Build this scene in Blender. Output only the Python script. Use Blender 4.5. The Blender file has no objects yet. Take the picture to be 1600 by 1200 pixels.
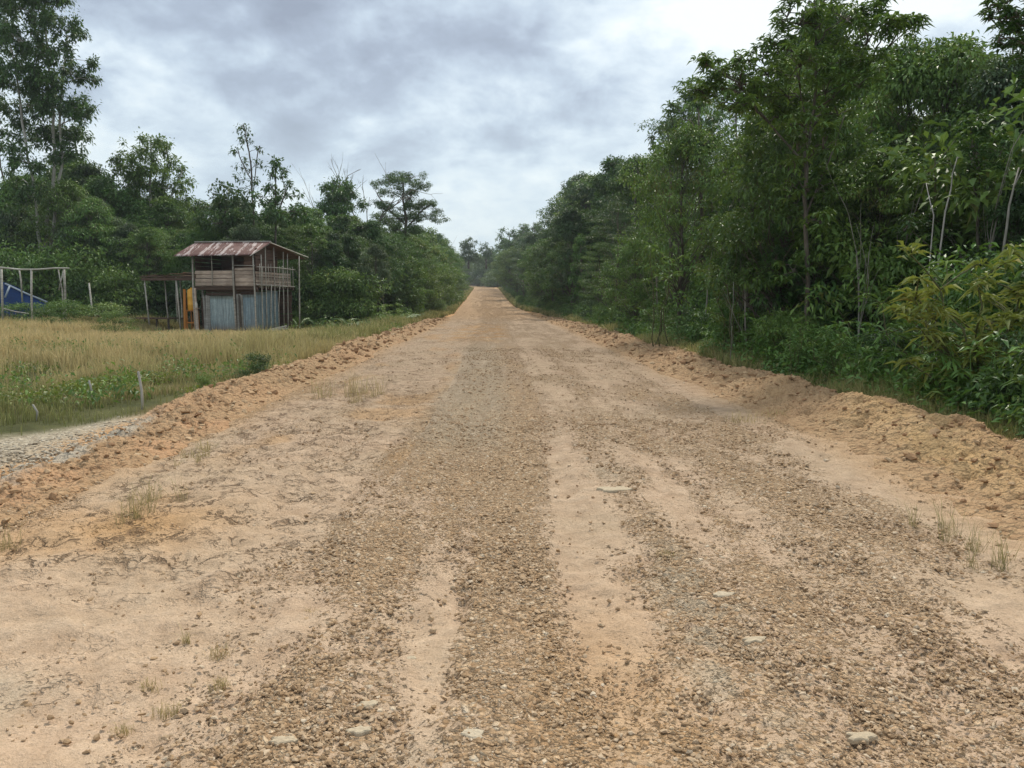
import bpy, math
import numpy as np
from mathutils import Matrix, Vector

# ------------------------------------------------------------------ camera, world, sun, exposure
scene = bpy.context.scene
COL = scene.collection
PI = math.pi
CAM_H = 1.6
FPX = 1180.0                       # focal length in pixels of the 1600 px wide photograph
PITCH = math.atan((600 - 466) / FPX)
cam_d = bpy.data.cameras.new('camera')
cam = bpy.data.objects.new('camera', cam_d)
COL.objects.link(cam)
cam.location = (0, 0, CAM_H)
cam.rotation_euler = (PI / 2 - PITCH, 0, 0)
cam_d.sensor_width = 36
cam_d.lens = 36 * FPX / 1600
cam_d.clip_start = 0.05
cam_d.clip_end = 5000
scene.camera = cam
scene.render.resolution_x, scene.render.resolution_y = 1024, 768
scene.render.engine = 'CYCLES'
scene.cycles.max_bounces = 5
scene.cycles.diffuse_bounces = 3
scene.cycles.glossy_bounces = 2
scene.cycles.transmission_bounces = 2
scene.cycles.volume_bounces = 0
scene.cycles.volume_max_steps = 8
scene.view_settings.view_transform = 'Standard'
scene.view_settings.look = 'None'
scene.view_settings.exposure = 0.26
scene.view_settings.gamma = 1.0
scene.view_settings.use_curve_mapping = False

SUN_EL, SUN_AZ = math.radians(50), math.radians(16)     # ahead of the camera, a little to the right
sun_d = bpy.data.lights.new('sun', 'SUN')
sun_d.energy = 3.0
sun_d.angle = math.radians(10)
sun_d.color = (1.0, 0.93, 0.81)
sun = bpy.data.objects.new('sun', sun_d)
COL.objects.link(sun)
sv = Vector((math.sin(SUN_AZ) * math.cos(SUN_EL), math.cos(SUN_AZ) * math.cos(SUN_EL), math.sin(SUN_EL)))
sun.rotation_euler = (-sv).to_track_quat('-Z', 'Y').to_euler()


class NT:
    """tiny helper round a node tree"""
    def __init__(s, tree):
        s.t = tree; s.n = tree.nodes; s.l = tree.links
    def new(s, kind, **kw):
        nd = s.n.new(kind)
        for k, v in kw.items():
            if k in nd.inputs.keys() if isinstance(k, str) else False:
                nd.inputs[k].default_value = v
            else:
                setattr(nd, k, v)
        return nd
    def put(s, sock, v):
        if hasattr(v, 'is_linked') or isinstance(v, bpy.types.NodeSocket):
            s.l.new(v, sock)
        elif isinstance(v, (tuple, list)) and len(v) == 3 and sock.type == 'RGBA':
            sock.default_value = (*v, 1)
        else:
            sock.default_value = v
    def math(s, op, a, b=None, c=None, clamp=False):
        nd = s.n.new('ShaderNodeMath'); nd.operation = op; nd.use_clamp = clamp
        s.put(nd.inputs[0], a)
        if b is not None: s.put(nd.inputs[1], b)
        if c is not None: s.put(nd.inputs[2], c)
        return nd.outputs[0]
    def vmath(s, op, a, b=None):
        nd = s.n.new('ShaderNodeVectorMath'); nd.operation = op
        s.put(nd.inputs[0], a)
        if b is not None: s.put(nd.inputs[1], b)
        return nd.outputs[0]
    def mix(s, f, a, b, blend='MIX'):
        nd = s.n.new('ShaderNodeMix'); nd.data_type = 'RGBA'; nd.blend_type = blend
        s.put(nd.inputs[0], f); s.put(nd.inputs[6], a); s.put(nd.inputs[7], b)
        return nd.outputs[2]
    def ramp(s, f, stops, interp='LINEAR'):
        nd = s.n.new('ShaderNodeValToRGB'); nd.color_ramp.interpolation = interp
        e = nd.color_ramp.elements
        while len(e) < len(stops): e.new(0.5)
        for i, (p, c) in enumerate(stops):
            e[i].position = p
            e[i].color = (c, c, c, 1) if isinstance(c, (int, float)) else (*c, 1)
        s.put(nd.inputs[0], f)
        return nd.outputs[0]
    def noise(s, vec, scale, detail=4, rough=0.55, dist=0.0, out=0):
        nd = s.n.new('ShaderNodeTexNoise')
        s.put(nd.inputs['Vector'], vec)
        nd.inputs['Scale'].default_value = scale; nd.inputs['Detail'].default_value = detail
        nd.inputs['Roughness'].default_value = rough; nd.inputs['Distortion'].default_value = dist
        return nd.outputs[out]
    def voro(s, vec, scale, feature='F1', out='Distance', rnd=1.0):
        nd = s.n.new('ShaderNodeTexVoronoi'); nd.feature = feature
        s.put(nd.inputs['Vector'], vec)
        nd.inputs['Scale'].default_value = scale; nd.inputs['Randomness'].default_value = rnd
        return nd.outputs[out]
    def bump(s, h, dist, strength=1.0, normal=None):
        nd = s.n.new('ShaderNodeBump')
        nd.inputs['Strength'].default_value = strength; nd.inputs['Distance'].default_value = dist
        s.put(nd.inputs['Height'], h)
        if normal is not None: s.put(nd.inputs['Normal'], normal)
        return nd.outputs[0]
    def maprange(s, v, a, b, c=0.0, d=1.0, kind='SMOOTHSTEP'):
        nd = s.n.new('ShaderNodeMapRange'); nd.interpolation_type = kind
        for i, x in enumerate((v, a, b, c, d)): s.put(nd.inputs[i], x)
        return nd.outputs[0]
    def scale(s, vec, xyz):
        return s.vmath('MULTIPLY', vec, xyz)


def px_dir(px, py):
    """unit-depth view direction of a photo pixel in world space"""
    x = (px - 800) / FPX; y = (600 - py) / FPX
    c, s_ = math.cos(PITCH), math.sin(PITCH)
    return np.array([x, c + y * s_, -s_ + y * c])


def P(px, py, Y):
    """world point on the pixel's ray at distance Y ahead"""
    d = px_dir(px, py)
    return np.array([0, 0, CAM_H]) + d * (Y / d[1])


# world: overcast sky, layered cloud over a Nishita sky
world = bpy.data.worlds.new('World')
scene.world = world
world.use_nodes = True
w = NT(world.node_tree)
w.n.clear()
wo = w.n.new('ShaderNodeOutputWorld'); bg = w.n.new('ShaderNodeBackground')
w.l.new(bg.outputs[0], wo.inputs[0])
sky = w.n.new('ShaderNodeTexSky'); sky.sky_type = 'NISHITA'; sky.sun_disc = False
sky.sun_elevation = SUN_EL; sky.sun_rotation = SUN_AZ
sky.air_density = 1.0; sky.dust_density = 2.0
tc = w.n.new('ShaderNodeTexCoord').outputs['Generated']
sep = w.n.new('ShaderNodeSeparateXYZ'); w.l.new(tc, sep.inputs[0])
zz = w.math('MAXIMUM', sep.outputs[2], 0.0)
den = w.math('ADD', zz, 0.42)
cx = w.math('DIVIDE', sep.outputs[0], den); cy = w.math('DIVIDE', sep.outputs[1], den)
comb = w.n.new('ShaderNodeCombineXYZ'); w.l.new(cx, comb.inputs[0]); w.l.new(cy, comb.inputs[1])
cl = comb.outputs[0]
n1 = w.noise(w.vmath('ADD', cl, (3.1, 1.7, 0)), 2.6, 9, 0.55, 0.15)
n2 = w.noise(w.vmath('ADD', cl, (7.3, 2.2, 4.0)), 7.5, 8, 0.58, 0.2)
nn = w.math('ADD', w.math('MULTIPLY', n1, 0.66), w.math('MULTIPLY', n2, 0.34))
# the broad banks of cloud over this road: grey undersides and brighter openings
def blob(px, py, rx, amp):
    d = px_dir(px, py); d = d / np.linalg.norm(d)
    dn = w.vmath('SUBTRACT', w.vmath('NORMALIZE', tc), tuple(d))
    dn = w.scale(dn, (1.0, 1.0, 1.75))
    ln = w.n.new('ShaderNodeVectorMath'); ln.operation = 'LENGTH'; w.l.new(dn, ln.inputs[0])
    r = rx / FPX
    return w.math('MULTIPLY', w.math('EXPONENT', w.math('MULTIPLY', w.math('POWER', w.math('DIVIDE', ln.outputs['Value'], r), 2.0), -1.0)), amp)
acc = nn
for b in ((860, 180, 140, -0.16), (330, 20, 260, -0.24), (640, 120, 110, -0.05), (740, 0, 220, -0.12), (430, 200, 190, -0.06),
          (1010, 150, 110, -0.06), (1520, 40, 90, -0.02), (910, 95, 60, 0.10), (700, 140, 60, 0.04), (680, 225, 110, 0.07), (330, 130, 120, 0.06),
          (1440, 50, 130, -0.02), (180, 20, 90, 0.05), (560, 40, 60, 0.06), (920, 230, 110, 0.06), (-700, -300, 900, 0.1), (2300, -300, 900, 0.1)):
    acc = w.math('ADD', acc, blob(*b))
acc = w.math('ADD', w.math('MULTIPLY', acc, 1.45), -0.225)
cloud = w.ramp(acc, [(0.20, (0.29, 0.34, 0.43)), (0.34, (0.38, 0.45, 0.555)), (0.43, (0.50, 0.595, 0.70)), (0.51, (0.65, 0.75, 0.83)), (0.63, (0.86, 0.93, 0.94))])
hz = w.maprange(sep.outputs[2], 0.02, 0.30)
cloud = w.mix(w.math('SUBTRACT', 0.62, w.math('MULTIPLY', hz, 0.62)), cloud, (0.55, 0.66, 0.72))
skyc = w.mix(1.0, sky.outputs[0], (0.08, 0.08, 0.08), 'MULTIPLY')
full = w.mix(0.93, skyc, cloud)
w.l.new(full, bg.inputs[0])
bg.inputs[1].default_value = 1.0

# ------------------------------------------------------------------ numeric helpers
def hash2(ix, iy, seed=0):
    h = (ix.astype(np.int64) * 374761393 + iy.astype(np.int64) * 668265263 + seed * 974634777) & 0xffffffff
    h = ((h ^ (h >> 13)) * 1274126177) & 0xffffffff
    h = (h ^ (h >> 16)) & 0xffffffff
    return h / 4294967295.0

def vnoise(x, y, seed=0):
    ix, iy = np.floor(x), np.floor(y)
    fx, fy = x - ix, y - iy
    fx = fx * fx * (3 - 2 * fx); fy = fy * fy * (3 - 2 * fy)
    a = hash2(ix, iy, seed); b = hash2(ix + 1, iy, seed); c = hash2(ix, iy + 1, seed); d = hash2(ix + 1, iy + 1, seed)
    return (a * (1 - fx) + b * fx) * (1 - fy) + (c * (1 - fx) + d * fx) * fy

def fbm(x, y, oct=4, seed=0, gain=0.5):
    s = 0; a = 1; t = 0
    for o in range(oct):
        s = s + a * vnoise(x * 2 ** o + 13.7 * o, y * 2 ** o - 7.1 * o, seed + o); t += a; a *= gain
    return s / t

def worley(x, y, seed=0):
    """F1, F2 and the nearest cell's random value"""
    ix, iy = np.floor(x), np.floor(y)
    f1 = np.full(x.shape, 9.0); f2 = np.full(x.shape, 9.0); idv = np.zeros(x.shape)
    for dx in (-1, 0, 1):
        for dy in (-1, 0, 1):
            jx, jy = ix + dx, iy + dy
            d = np.hypot(jx + hash2(jx, jy, seed) - x, jy + hash2(jx, jy, seed + 1) - y)
            m = d < f1
            f2 = np.where(m, f1, np.minimum(f2, d)); f1 = np.where(m, d, f1)
            idv = np.where(m, hash2(jx, jy, seed + 2), idv)
    return f1, f2, idv

def sstep(a, b, x):
    t = np.clip((x - a) / (b - a), 0, 1)
    return t * t * (3 - 2 * t)

# road line: centre, half width and height as functions of distance ahead
RC = ([-400, -40, 0, 5, 11, 18, 22, 46, 70, 100, 160, 225, 245, 262, 300, 340, 1500], [0.6, 0.2, 0, -0.02, -0.06, -0.22, -0.36, -0.8, -1.7, -3.3, -5.4, -7.6, -9.5, -13.5, -28, -48, -700])
RZ = ([-400, 60, 100, 130, 160, 200, 236, 262, 320, 420, 1500], [0, 0, 0.40, 1.15, 2.15, 3.5, 4.75, 5.5, 7.4, 10.5, 34.0])
def rc(D): return np.interp(D, *RC)
def rz(D): return (np.interp(D - 6, *RZ) + np.interp(D, *RZ) + np.interp(D + 6, *RZ)) / 3
def gz(X, D):
    """ground height beside the road"""
    X = np.asarray(X, float); D = np.asarray(D, float)
    u = X - rc(D)
    side = np.maximum(np.abs(u) - 4.2, 0)
    h = rz(D) + (fbm(X * 0.22, D * 0.22, 3, 5) - 0.5) * 0.30 * np.clip(side / 3, 0, 1)
    h = h + np.where(u > 0, np.clip(side - 1.5, 0, 60) * 0.035, np.clip(side - 4, 0, 40) * 0.008)
    h = h - 0.10 * sstep(0, 1.0, side) * (1 - sstep(2, 4, side)) * (u > 0)
    return h

# ------------------------------------------------------------------ mesh helpers
def mesh_np(name, V, faces, mat, attrs=None, smooth=False, cattr=None, matidx=None):
    """faces: list of (M,k) int arrays"""
    me = bpy.data.meshes.new(name)
    V = np.ascontiguousarray(V, np.float32)
    faces = [np.asarray(f, np.int32) for f in faces if len(f)]
    nl = sum(f.size for f in faces); npoly = sum(len(f) for f in faces)
    me.vertices.add(len(V)); me.vertices.foreach_set('co', V.ravel())
    me.loops.add(nl); me.polygons.add(npoly)
    me.loops.foreach_set('vertex_index', np.concatenate([f.ravel() for f in faces]))
    tot = np.concatenate([np.full(len(f), f.shape[1], np.int32) for f in faces])
    start = np.concatenate([[0], np.cumsum(tot)[:-1]]).astype(np.int32)
    me.polygons.foreach_set('loop_start', start)
    try: me.polygons.foreach_set('loop_total', tot)
    except Exception: pass
    me.polygons.foreach_set('use_smooth', np.full(npoly, smooth, bool))
    me.update(calc_edges=True)
    for k, a in (attrs or {}).items():
        at = me.attributes.new(k, 'FLOAT', 'POINT'); at.data.foreach_set('value', np.ascontiguousarray(a, np.float32))
    for k, a in (cattr or {}).items():
        at = me.attributes.new(k, 'FLOAT_COLOR', 'POINT'); at.data.foreach_set('color', np.ascontiguousarray(a, np.float32).ravel())
    mats = mat if isinstance(mat, (list, tuple)) else [mat]
    for m in mats: me.materials.append(m)
    if matidx is not None: me.polygons.foreach_set('material_index', matidx)
    me.validate()
    return me

def link(name, me, parent=None, loc=(0, 0, 0), rz_=0.0, sc=1.0):
    o = bpy.data.objects.new(name, me); COL.objects.link(o)
    o.location = loc; o.rotation_euler = (0, 0, rz_)
    o.scale = (sc, sc, sc) if np.isscalar(sc) else sc
    if parent is not None: o.parent = parent
    return o

def tag(o, label=None, cat=None, group=None, kind=None):
    if label: o['label'] = label
    if cat: o['category'] = cat
    if group: o['group'] = group
    if kind: o['kind'] = kind
    return o

def empty(name, loc, rot=0.0, sc=1.0):
    o = link(name, None, None, loc, rot, sc)
    o.empty_display_size = 0.2
    return o

def grid_faces(nr, nc):
    i = np.arange(nr - 1)[:, None] * nc + np.arange(nc - 1)[None, :]
    return np.stack([i, i + 1, i + nc + 1, i + nc], -1).reshape(-1, 4)

class Buf:
    """collects vertices and faces of one mesh"""
    def __init__(s): s.V = []; s.F4 = []; s.F3 = []; s.T = []; s.n = 0
    def add(s, V, F4=None, F3=None, tint=0.5):
        V = np.asarray(V, float)
        s.V.append(V)
        if F4 is not None and len(F4): s.F4.append(np.asarray(F4) + s.n)
        if F3 is not None and len(F3): s.F3.append(np.asarray(F3) + s.n)
        s.T.append(np.broadcast_to(np.asarray(tint, float), (len(V),)).copy()); s.n += len(V)
    def tube(s, pts, rad, k=6, tint=0.5, cap=True):
        pts = np.asarray(pts, float); n = len(pts)
        rad = np.broadcast_to(np.asarray(rad, float), (n,))
        t = np.gradient(pts, axis=0); t /= np.linalg.norm(t, axis=1)[:, None] + 1e-9
        ref = np.array([0, 0, 1.0]) if abs(t[:, 2]).mean() < 0.8 else np.array([1.0, 0, 0])
        a = np.cross(t, ref); a /= np.linalg.norm(a, axis=1)[:, None] + 1e-9
        b = np.cross(t, a)
        ang = np.arange(k) * 2 * PI / k
        ring = pts[:, None] + rad[:, None, None] * (np.cos(ang)[None, :, None] * a[:, None] + np.sin(ang)[None, :, None] * b[:, None])
        V = ring.reshape(-1, 3)
        i = np.arange(n - 1)[:, None] * k; j = np.arange(k)[None]; j2 = (j + 1) % k
        F = np.stack([i + j, i + j2, i + k + j2, i + k + j], -1).reshape(-1, 4)
        F3 = None
        if cap:
            V = np.vstack([V, pts[0], pts[-1]]); c0 = n * k
            jj = np.arange(k); j2 = (jj + 1) % k
            F3 = np.vstack([np.stack([np.full(k, c0), j2, jj], -1), np.stack([np.full(k, c0 + 1), (n - 1) * k + jj, (n - 1) * k + j2], -1)])
        s.add(V, F, F3, tint)
    def box(s, c, size, rot=None, tint=0.5, jit=0.0, rng=None):
        x, y, z = np.asarray(size, float) / 2
        V = np.array([[-x, -y, -z], [x, -y, -z], [x, y, -z], [-x, y, -z], [-x, -y, z], [x, -y, z], [x, y, z], [-x, y, z]])
        if jit and rng is not None: V = V + rng.normal(0, jit, V.shape)
        if rot is not None: V = V @ np.asarray(Matrix.Rotation(rot[0], 3, rot[1])).T
        F = [[0, 3, 2, 1], [4, 5, 6, 7], [0, 1, 5, 4], [1, 2, 6, 5], [2, 3, 7, 6], [3, 0, 4, 7]]
        s.add(V + np.asarray(c, float), F, None, tint)
    def leaves(s, pos, ax, nrm, L, W, tint, fold=0.18, droop=0.15):
        n = len(pos)
        if n == 0: return
        L = np.broadcast_to(np.asarray(L, float), (n,))[:, None]; W = np.broadcast_to(np.asarray(W, float), (n,))[:, None]
        ax = ax / (np.linalg.norm(ax, axis=1)[:, None] + 1e-9)
        sd = np.cross(ax, nrm); sd /= np.linalg.norm(sd, axis=1)[:, None] + 1e-9
        up = np.cross(sd, ax)
        mid = pos + ax * L * 0.48
        dz = np.array([0, 0, -1.0]) * L * droop
        V = np.stack([pos, pos + ax * L + dz, mid + dz * 0.2, mid - sd * W / 2 + up * W * fold, mid + sd * W / 2 + up * W * fold], 1).reshape(-1, 3)
        b = np.arange(n)[:, None] * 5
        F = np.concatenate([b + np.array([[0, 2, 1, 3]]), b + np.array([[0, 4, 1, 2]])])
        s.add(V, F, None, np.repeat(np.broadcast_to(tint, (n,)), 5))
    def mesh(s, name, mat, smooth=False):
        V = np.vstack(s.V); F = []
        if s.F4: F.append(np.vstack(s.F4))
        if s.F3: F.append(np.vstack(s.F3))
        return mesh_np(name, V, F, mat, {'tint': np.concatenate(s.T)}, smooth)

# ------------------------------------------------------------------ materials
def new_mat(name, rough=0.9, spec=0.2):
    m = bpy.data.materials.new(name); m.use_nodes = True
    t = NT(m.node_tree); b = t.n['Principled BSDF']
    b.inputs['Roughness'].default_value = rough
    b.inputs['Specular IOR Level'].default_value = spec
    return m, t, b

def attr(t, name, out='Fac'):
    a = t.n.new('ShaderNodeAttribute'); a.attribute_name = name
    return a.outputs[out]

def pos_of(t): return t.n.new('ShaderNodeNewGeometry').outputs['Position']

def leaf_mat(name, dark, mid, light, warm=None, transl=0.25, rough=0.5):
    m, t, b = new_mat(name, rough, 0.5)
    ti = attr(t, 'tint')
    oi = t.n.new('ShaderNodeObjectInfo').outputs['Random']
    v = t.math('ADD', ti, t.math('MULTIPLY', t.math('SUBTRACT', oi, 0.5), 0.40))
    c = t.ramp(v, [(0.0, dark), (0.5, mid), (0.9, light)] + ([(1.0, warm)] if warm else []))
    hs = t.n.new('ShaderNodeHueSaturation'); t.put(hs.inputs['Color'], c)
    t.put(hs.inputs['Hue'], t.math('ADD', 0.480, t.math('MULTIPLY', t.math('FRACT', t.math('MULTIPLY', oi, 7.3)), 0.034)))
    c = hs.outputs[0]
    t.put(b.inputs['Base Color'], c)
    tr = t.n.new('ShaderNodeBsdfTranslucent'); t.put(tr.inputs[0], t.mix(0.5, c, (0.16, 0.22, 0.03), 'MIX'))
    mx = t.n.new('ShaderNodeMixShader'); mx.inputs[0].default_value = transl
    t.l.new(b.outputs[0], mx.inputs[1]); t.l.new(tr.outputs[0], mx.inputs[2])
    t.l.new(mx.outputs[0], t.n['Material Output'].inputs[0])
    return m

M = {}
M['leaf_deep'] = leaf_mat('leaf_deep', (0.020, 0.052, 0.012), (0.046, 0.112, 0.025), (0.10, 0.20, 0.045), transl=0.25)
M['leaf_mid'] = leaf_mat('leaf_mid', (0.034, 0.084, 0.014), (0.088, 0.185, 0.032), (0.18, 0.31, 0.06), (0.16, 0.17, 0.04))
M['leaf_fresh'] = leaf_mat('leaf_fresh', (0.045, 0.10, 0.018), (0.11, 0.20, 0.04), (0.21, 0.31, 0.06), (0.30, 0.30, 0.06), 0.33)
M['leaf_lime'] = leaf_mat('leaf_lime', (0.06, 0.11, 0.02), (0.15, 0.20, 0.04), (0.27, 0.31, 0.06), (0.34, 0.30, 0.06), 0.3)
M['leaf_grey'] = leaf_mat('leaf_grey', (0.035, 0.066, 0.030), (0.07, 0.125, 0.052), (0.14, 0.21, 0.095), transl=0.2)
M['leaf_brown'] = leaf_mat('leaf_brown', (0.05, 0.035, 0.02), (0.11, 0.085, 0.045), (0.20, 0.16, 0.09), transl=0.1, rough=0.8)

def bark_mat(name, a, b_, sc=6):
    m, t, b = new_mat(name, 0.9, 0.15)
    p = t.scale(pos_of(t), (1, 1, 0.35))
    n = t.noise(p, sc, 5, 0.65)
    t.put(b.inputs['Base Color'], t.ramp(n, [(0.3, a), (0.7, b_)]))
    t.put(b.inputs['Normal'], t.bump(n, 0.03, 0.6))
    return m
M['bark'] = bark_mat('bark', (0.05, 0.042, 0.034), (0.17, 0.145, 0.115))
M['bark_pale'] = bark_mat('bark_pale', (0.22, 0.20, 0.175), (0.52, 0.49, 0.44), 3)
M['bark_stem'] = bark_mat('bark_stem', (0.14, 0.125, 0.10), (0.33, 0.31, 0.27), 4)
M['bark_dead'] = bark_mat('bark_dead', (0.16, 0.14, 0.125), (0.34, 0.31, 0.29))
M['stem_green'] = bark_mat('stem_green', (0.07, 0.08, 0.035), (0.15, 0.14, 0.07), 12)

def grass_mat(name, base, tip, dry):
    m, t, b = new_mat(name, 0.65, 0.2)
    ti = attr(t, 'tint'); h = attr(t, 'hgt'); tn = attr(t, 'tan')
    g = t.mix(h, base, tip)
    d = t.mix(h, t.mix(0.5, base, dry), dry)
    c = t.mix(tn, g, d)
    c = t.mix(1.0, c, t.ramp(ti, [(0, 0.65), (1, 1.3)]), 'MULTIPLY')
    t.put(b.inputs['Base Color'], c)
    tr = t.n.new('ShaderNodeBsdfTranslucent'); t.put(tr.inputs[0], c)
    mx = t.n.new('ShaderNodeMixShader'); mx.inputs[0].default_value = 0.25
    t.l.new(b.outputs[0], mx.inputs[1]); t.l.new(tr.outputs[0], mx.inputs[2])
    t.l.new(mx.outputs[0], t.n['Material Output'].inputs[0])
    return m
M['grass'] = grass_mat('grass', (0.10, 0.11, 0.035), (0.26, 0.29, 0.085), (0.66, 0.51, 0.26))

def earth_nodes(t, b, base_c, masks=True):
    """shared soil shading: returns nothing, wires colour, roughness and relief"""
    p = pos_of(t)
    flat = t.scale(p, (1, 1, 0.0))
    mk = t.n.new('ShaderNodeAttribute'); mk.attribute_name = 'mask'
    sp = t.n.new('ShaderNodeSeparateColor'); t.l.new(mk.outputs['Color'], sp.inputs[0])
    return p, flat, sp.outputs[0], sp.outputs[1], sp.outputs[2], mk.outputs['Alpha']

def road_material():
    m, t, b = new_mat('road_earth', 0.95, 0.12)
    p, flat, gr, orr, gy, ck = earth_nodes(t, b, None)
    # packed fine clay
    n_big = t.noise(flat, 0.55, 4, 0.6); n_mid = t.noise(flat, 4.5, 5, 0.6, 0.4)
    n_fine = t.noise(flat, 60, 4, 0.7); n_grain = t.noise(flat, 260, 2, 0.6)
    clay = t.mix(t.ramp(n_mid, [(0.32, 0.0), (0.68, 1.0)]), (0.455, 0.315, 0.21), (0.635, 0.465, 0.325))
    clay = t.mix(t.math('MULTIPLY', t.ramp(n_big, [(0.4, 0), (0.7, 1)]), 0.45), clay, (0.50, 0.385, 0.255))
    clay = t.mix(t.ramp(n_fine, [(0.35, 0.35), (0.55, 0.0)]), clay, (0.30, 0.20, 0.115))
    # loose gravel: cells of stone with their own colour, dirt between them
    warp = t.vmath('ADD', flat, t.scale(t.noise(flat, 30, 2, 0.5, out=1), (0.02, 0.02, 0)))
    stone1 = t.voro(warp, 42, out='Color'); s1 = t.n.new('ShaderNodeSeparateColor'); t.l.new(stone1, s1.inputs[0])
    d1 = t.voro(warp, 42); d2 = t.voro(warp, 110)
    st2 = t.voro(warp, 88, out='Color'); s2 = t.n.new('ShaderNodeSeparateColor'); t.l.new(st2, s2.inputs[0]); d1b = t.voro(warp, 88)
    big = t.maprange(t.math('ADD', t.noise(flat, 6, 3), t.math('MULTIPLY', t.math('SUBTRACT', s1.outputs[2], 0.5), 0.35)), 0.48, 0.56)
    sel = t.mix(big, s2.outputs[0], s1.outputs[0]); rnd2 = t.mix(big, s2.outputs[1], s1.outputs[1]); dd = t.mix(big, d1b, d1)
    stc = t.ramp(sel, [(0.0, (0.28, 0.17, 0.09)), (0.30, (0.45, 0.29, 0.165)), (0.65, (0.58, 0.40, 0.245)), (0.90, (0.66, 0.49, 0.32)), (1.0, (0.72, 0.60, 0.45))])
    gap = t.ramp(dd, [(0.30, 0.0), (0.62, 1.0)])
    grav = t.mix(t.math('MULTIPLY', gap, 0.5), stc, (0.34, 0.235, 0.145))
    cover = t.math('SUBTRACT', t.math('MULTIPLY', gr, 1.35), 0.27)
    cover = t.math('ADD', cover, t.math('MULTIPLY', t.math('SUBTRACT', t.noise(flat, 13, 5, 0.7), 0.5), 1.05))
    cover = t.math('ADD', cover, t.math('MULTIPLY', t.math('SUBTRACT', t.noise(flat, 2.2, 4, 0.7), 0.5), 0.7))
    cv = t.maprange(t.math('SUBTRACT', cover, t.math('MULTIPLY', rnd2, 0.85)), -0.05, 0.12)
    cv2 = cv
    col = t.mix(cv2, clay, grav)
    col = t.mix(t.math('MULTIPLY', orr, 0.75), col, t.mix(n_fine, (0.42, 0.22, 0.08), (0.62, 0.36, 0.15)))
    gycol = t.mix(t.ramp(n_fine, [(0.3, 0), (0.7, 1)]), (0.34, 0.275, 0.19), (0.58, 0.495, 0.37))
    gyf = t.maprange(t.math('ADD', gy, t.math('MULTIPLY', t.math('SUBTRACT', t.noise(flat, 9, 5, 0.7), 0.5), 0.9)), 0.3, 0.95, 0, 0.55)
    col = t.mix(gyf, col, gycol)
    # drying cracks
    wv = t.vmath('ADD', flat, t.scale(t.noise(flat, 2.6, 5, 0.65, out=1), (0.55, 0.55, 0)))
    ce = t.voro(wv, 2.7, 'DISTANCE_TO_EDGE'); ce2 = t.voro(wv, 7.5, 'DISTANCE_TO_EDGE')
    line = t.math('SUBTRACT', 1.0, t.ramp(ce, [(0.0, 0.0), (0.045, 1.0)]))
    line2 = t.math('MULTIPLY', t.math('SUBTRACT', 1.0, t.ramp(ce2, [(0.0, 0.0), (0.06, 1.0)])), 0.7)
    brk = t.maprange(t.noise(flat, 3.3, 4, 0.7), 0.44, 0.60)
    cr = t.math('MULTIPLY', t.math('MULTIPLY', t.math('MAXIMUM', line, line2), brk), ck)
    col = t.mix(t.math('MULTIPLY', cr, 0.8), col, (0.22, 0.14, 0.085))
    t.put(b.inputs['Base Color'], col)
    # relief
    dome = t.math('MULTIPLY', t.math('SUBTRACT', 1.0, dd), cv)
    dome2 = t.math('MULTIPLY', t.math('SUBTRACT', 1.0, d2), t.math('ADD', 0.12, t.math('MULTIPLY', cv, 0.5)))
    h = t.math('ADD', t.math('MULTIPLY', dome, 0.022), t.math('MULTIPLY', dome2, 0.006))
    h = t.math('ADD', h, t.math('MULTIPLY', n_fine, 0.008))
    h = t.math('ADD', h, t.math('MULTIPLY', n_mid, 0.03))
    h = t.math('ADD', h, t.math('MULTIPLY', n_grain, 0.0015))
    # flaking crust: small ledges at several levels
    fl = t.noise(flat, 7.0, 6, 0.62, 0.5); st = t.math('SNAP', fl, 0.045)
    fs = t.math('MULTIPLY', t.math('ADD', st, t.math('MULTIPLY', t.math('SNAP', t.noise(flat, 19, 5, 0.6, 0.3), 0.07), 0.4)), t.math('SUBTRACT', 1.0, t.math('MULTIPLY', cv, 0.7)))
    h = t.math('ADD', h, t.math('MULTIPLY', fs, 0.16))
    h = t.math('SUBTRACT', h, t.math('MULTIPLY', cr, 0.03))
    t.put(b.inputs['Normal'], t.bump(h, 1.25, 1.0))
    return m
M['road'] = road_material()

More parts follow.
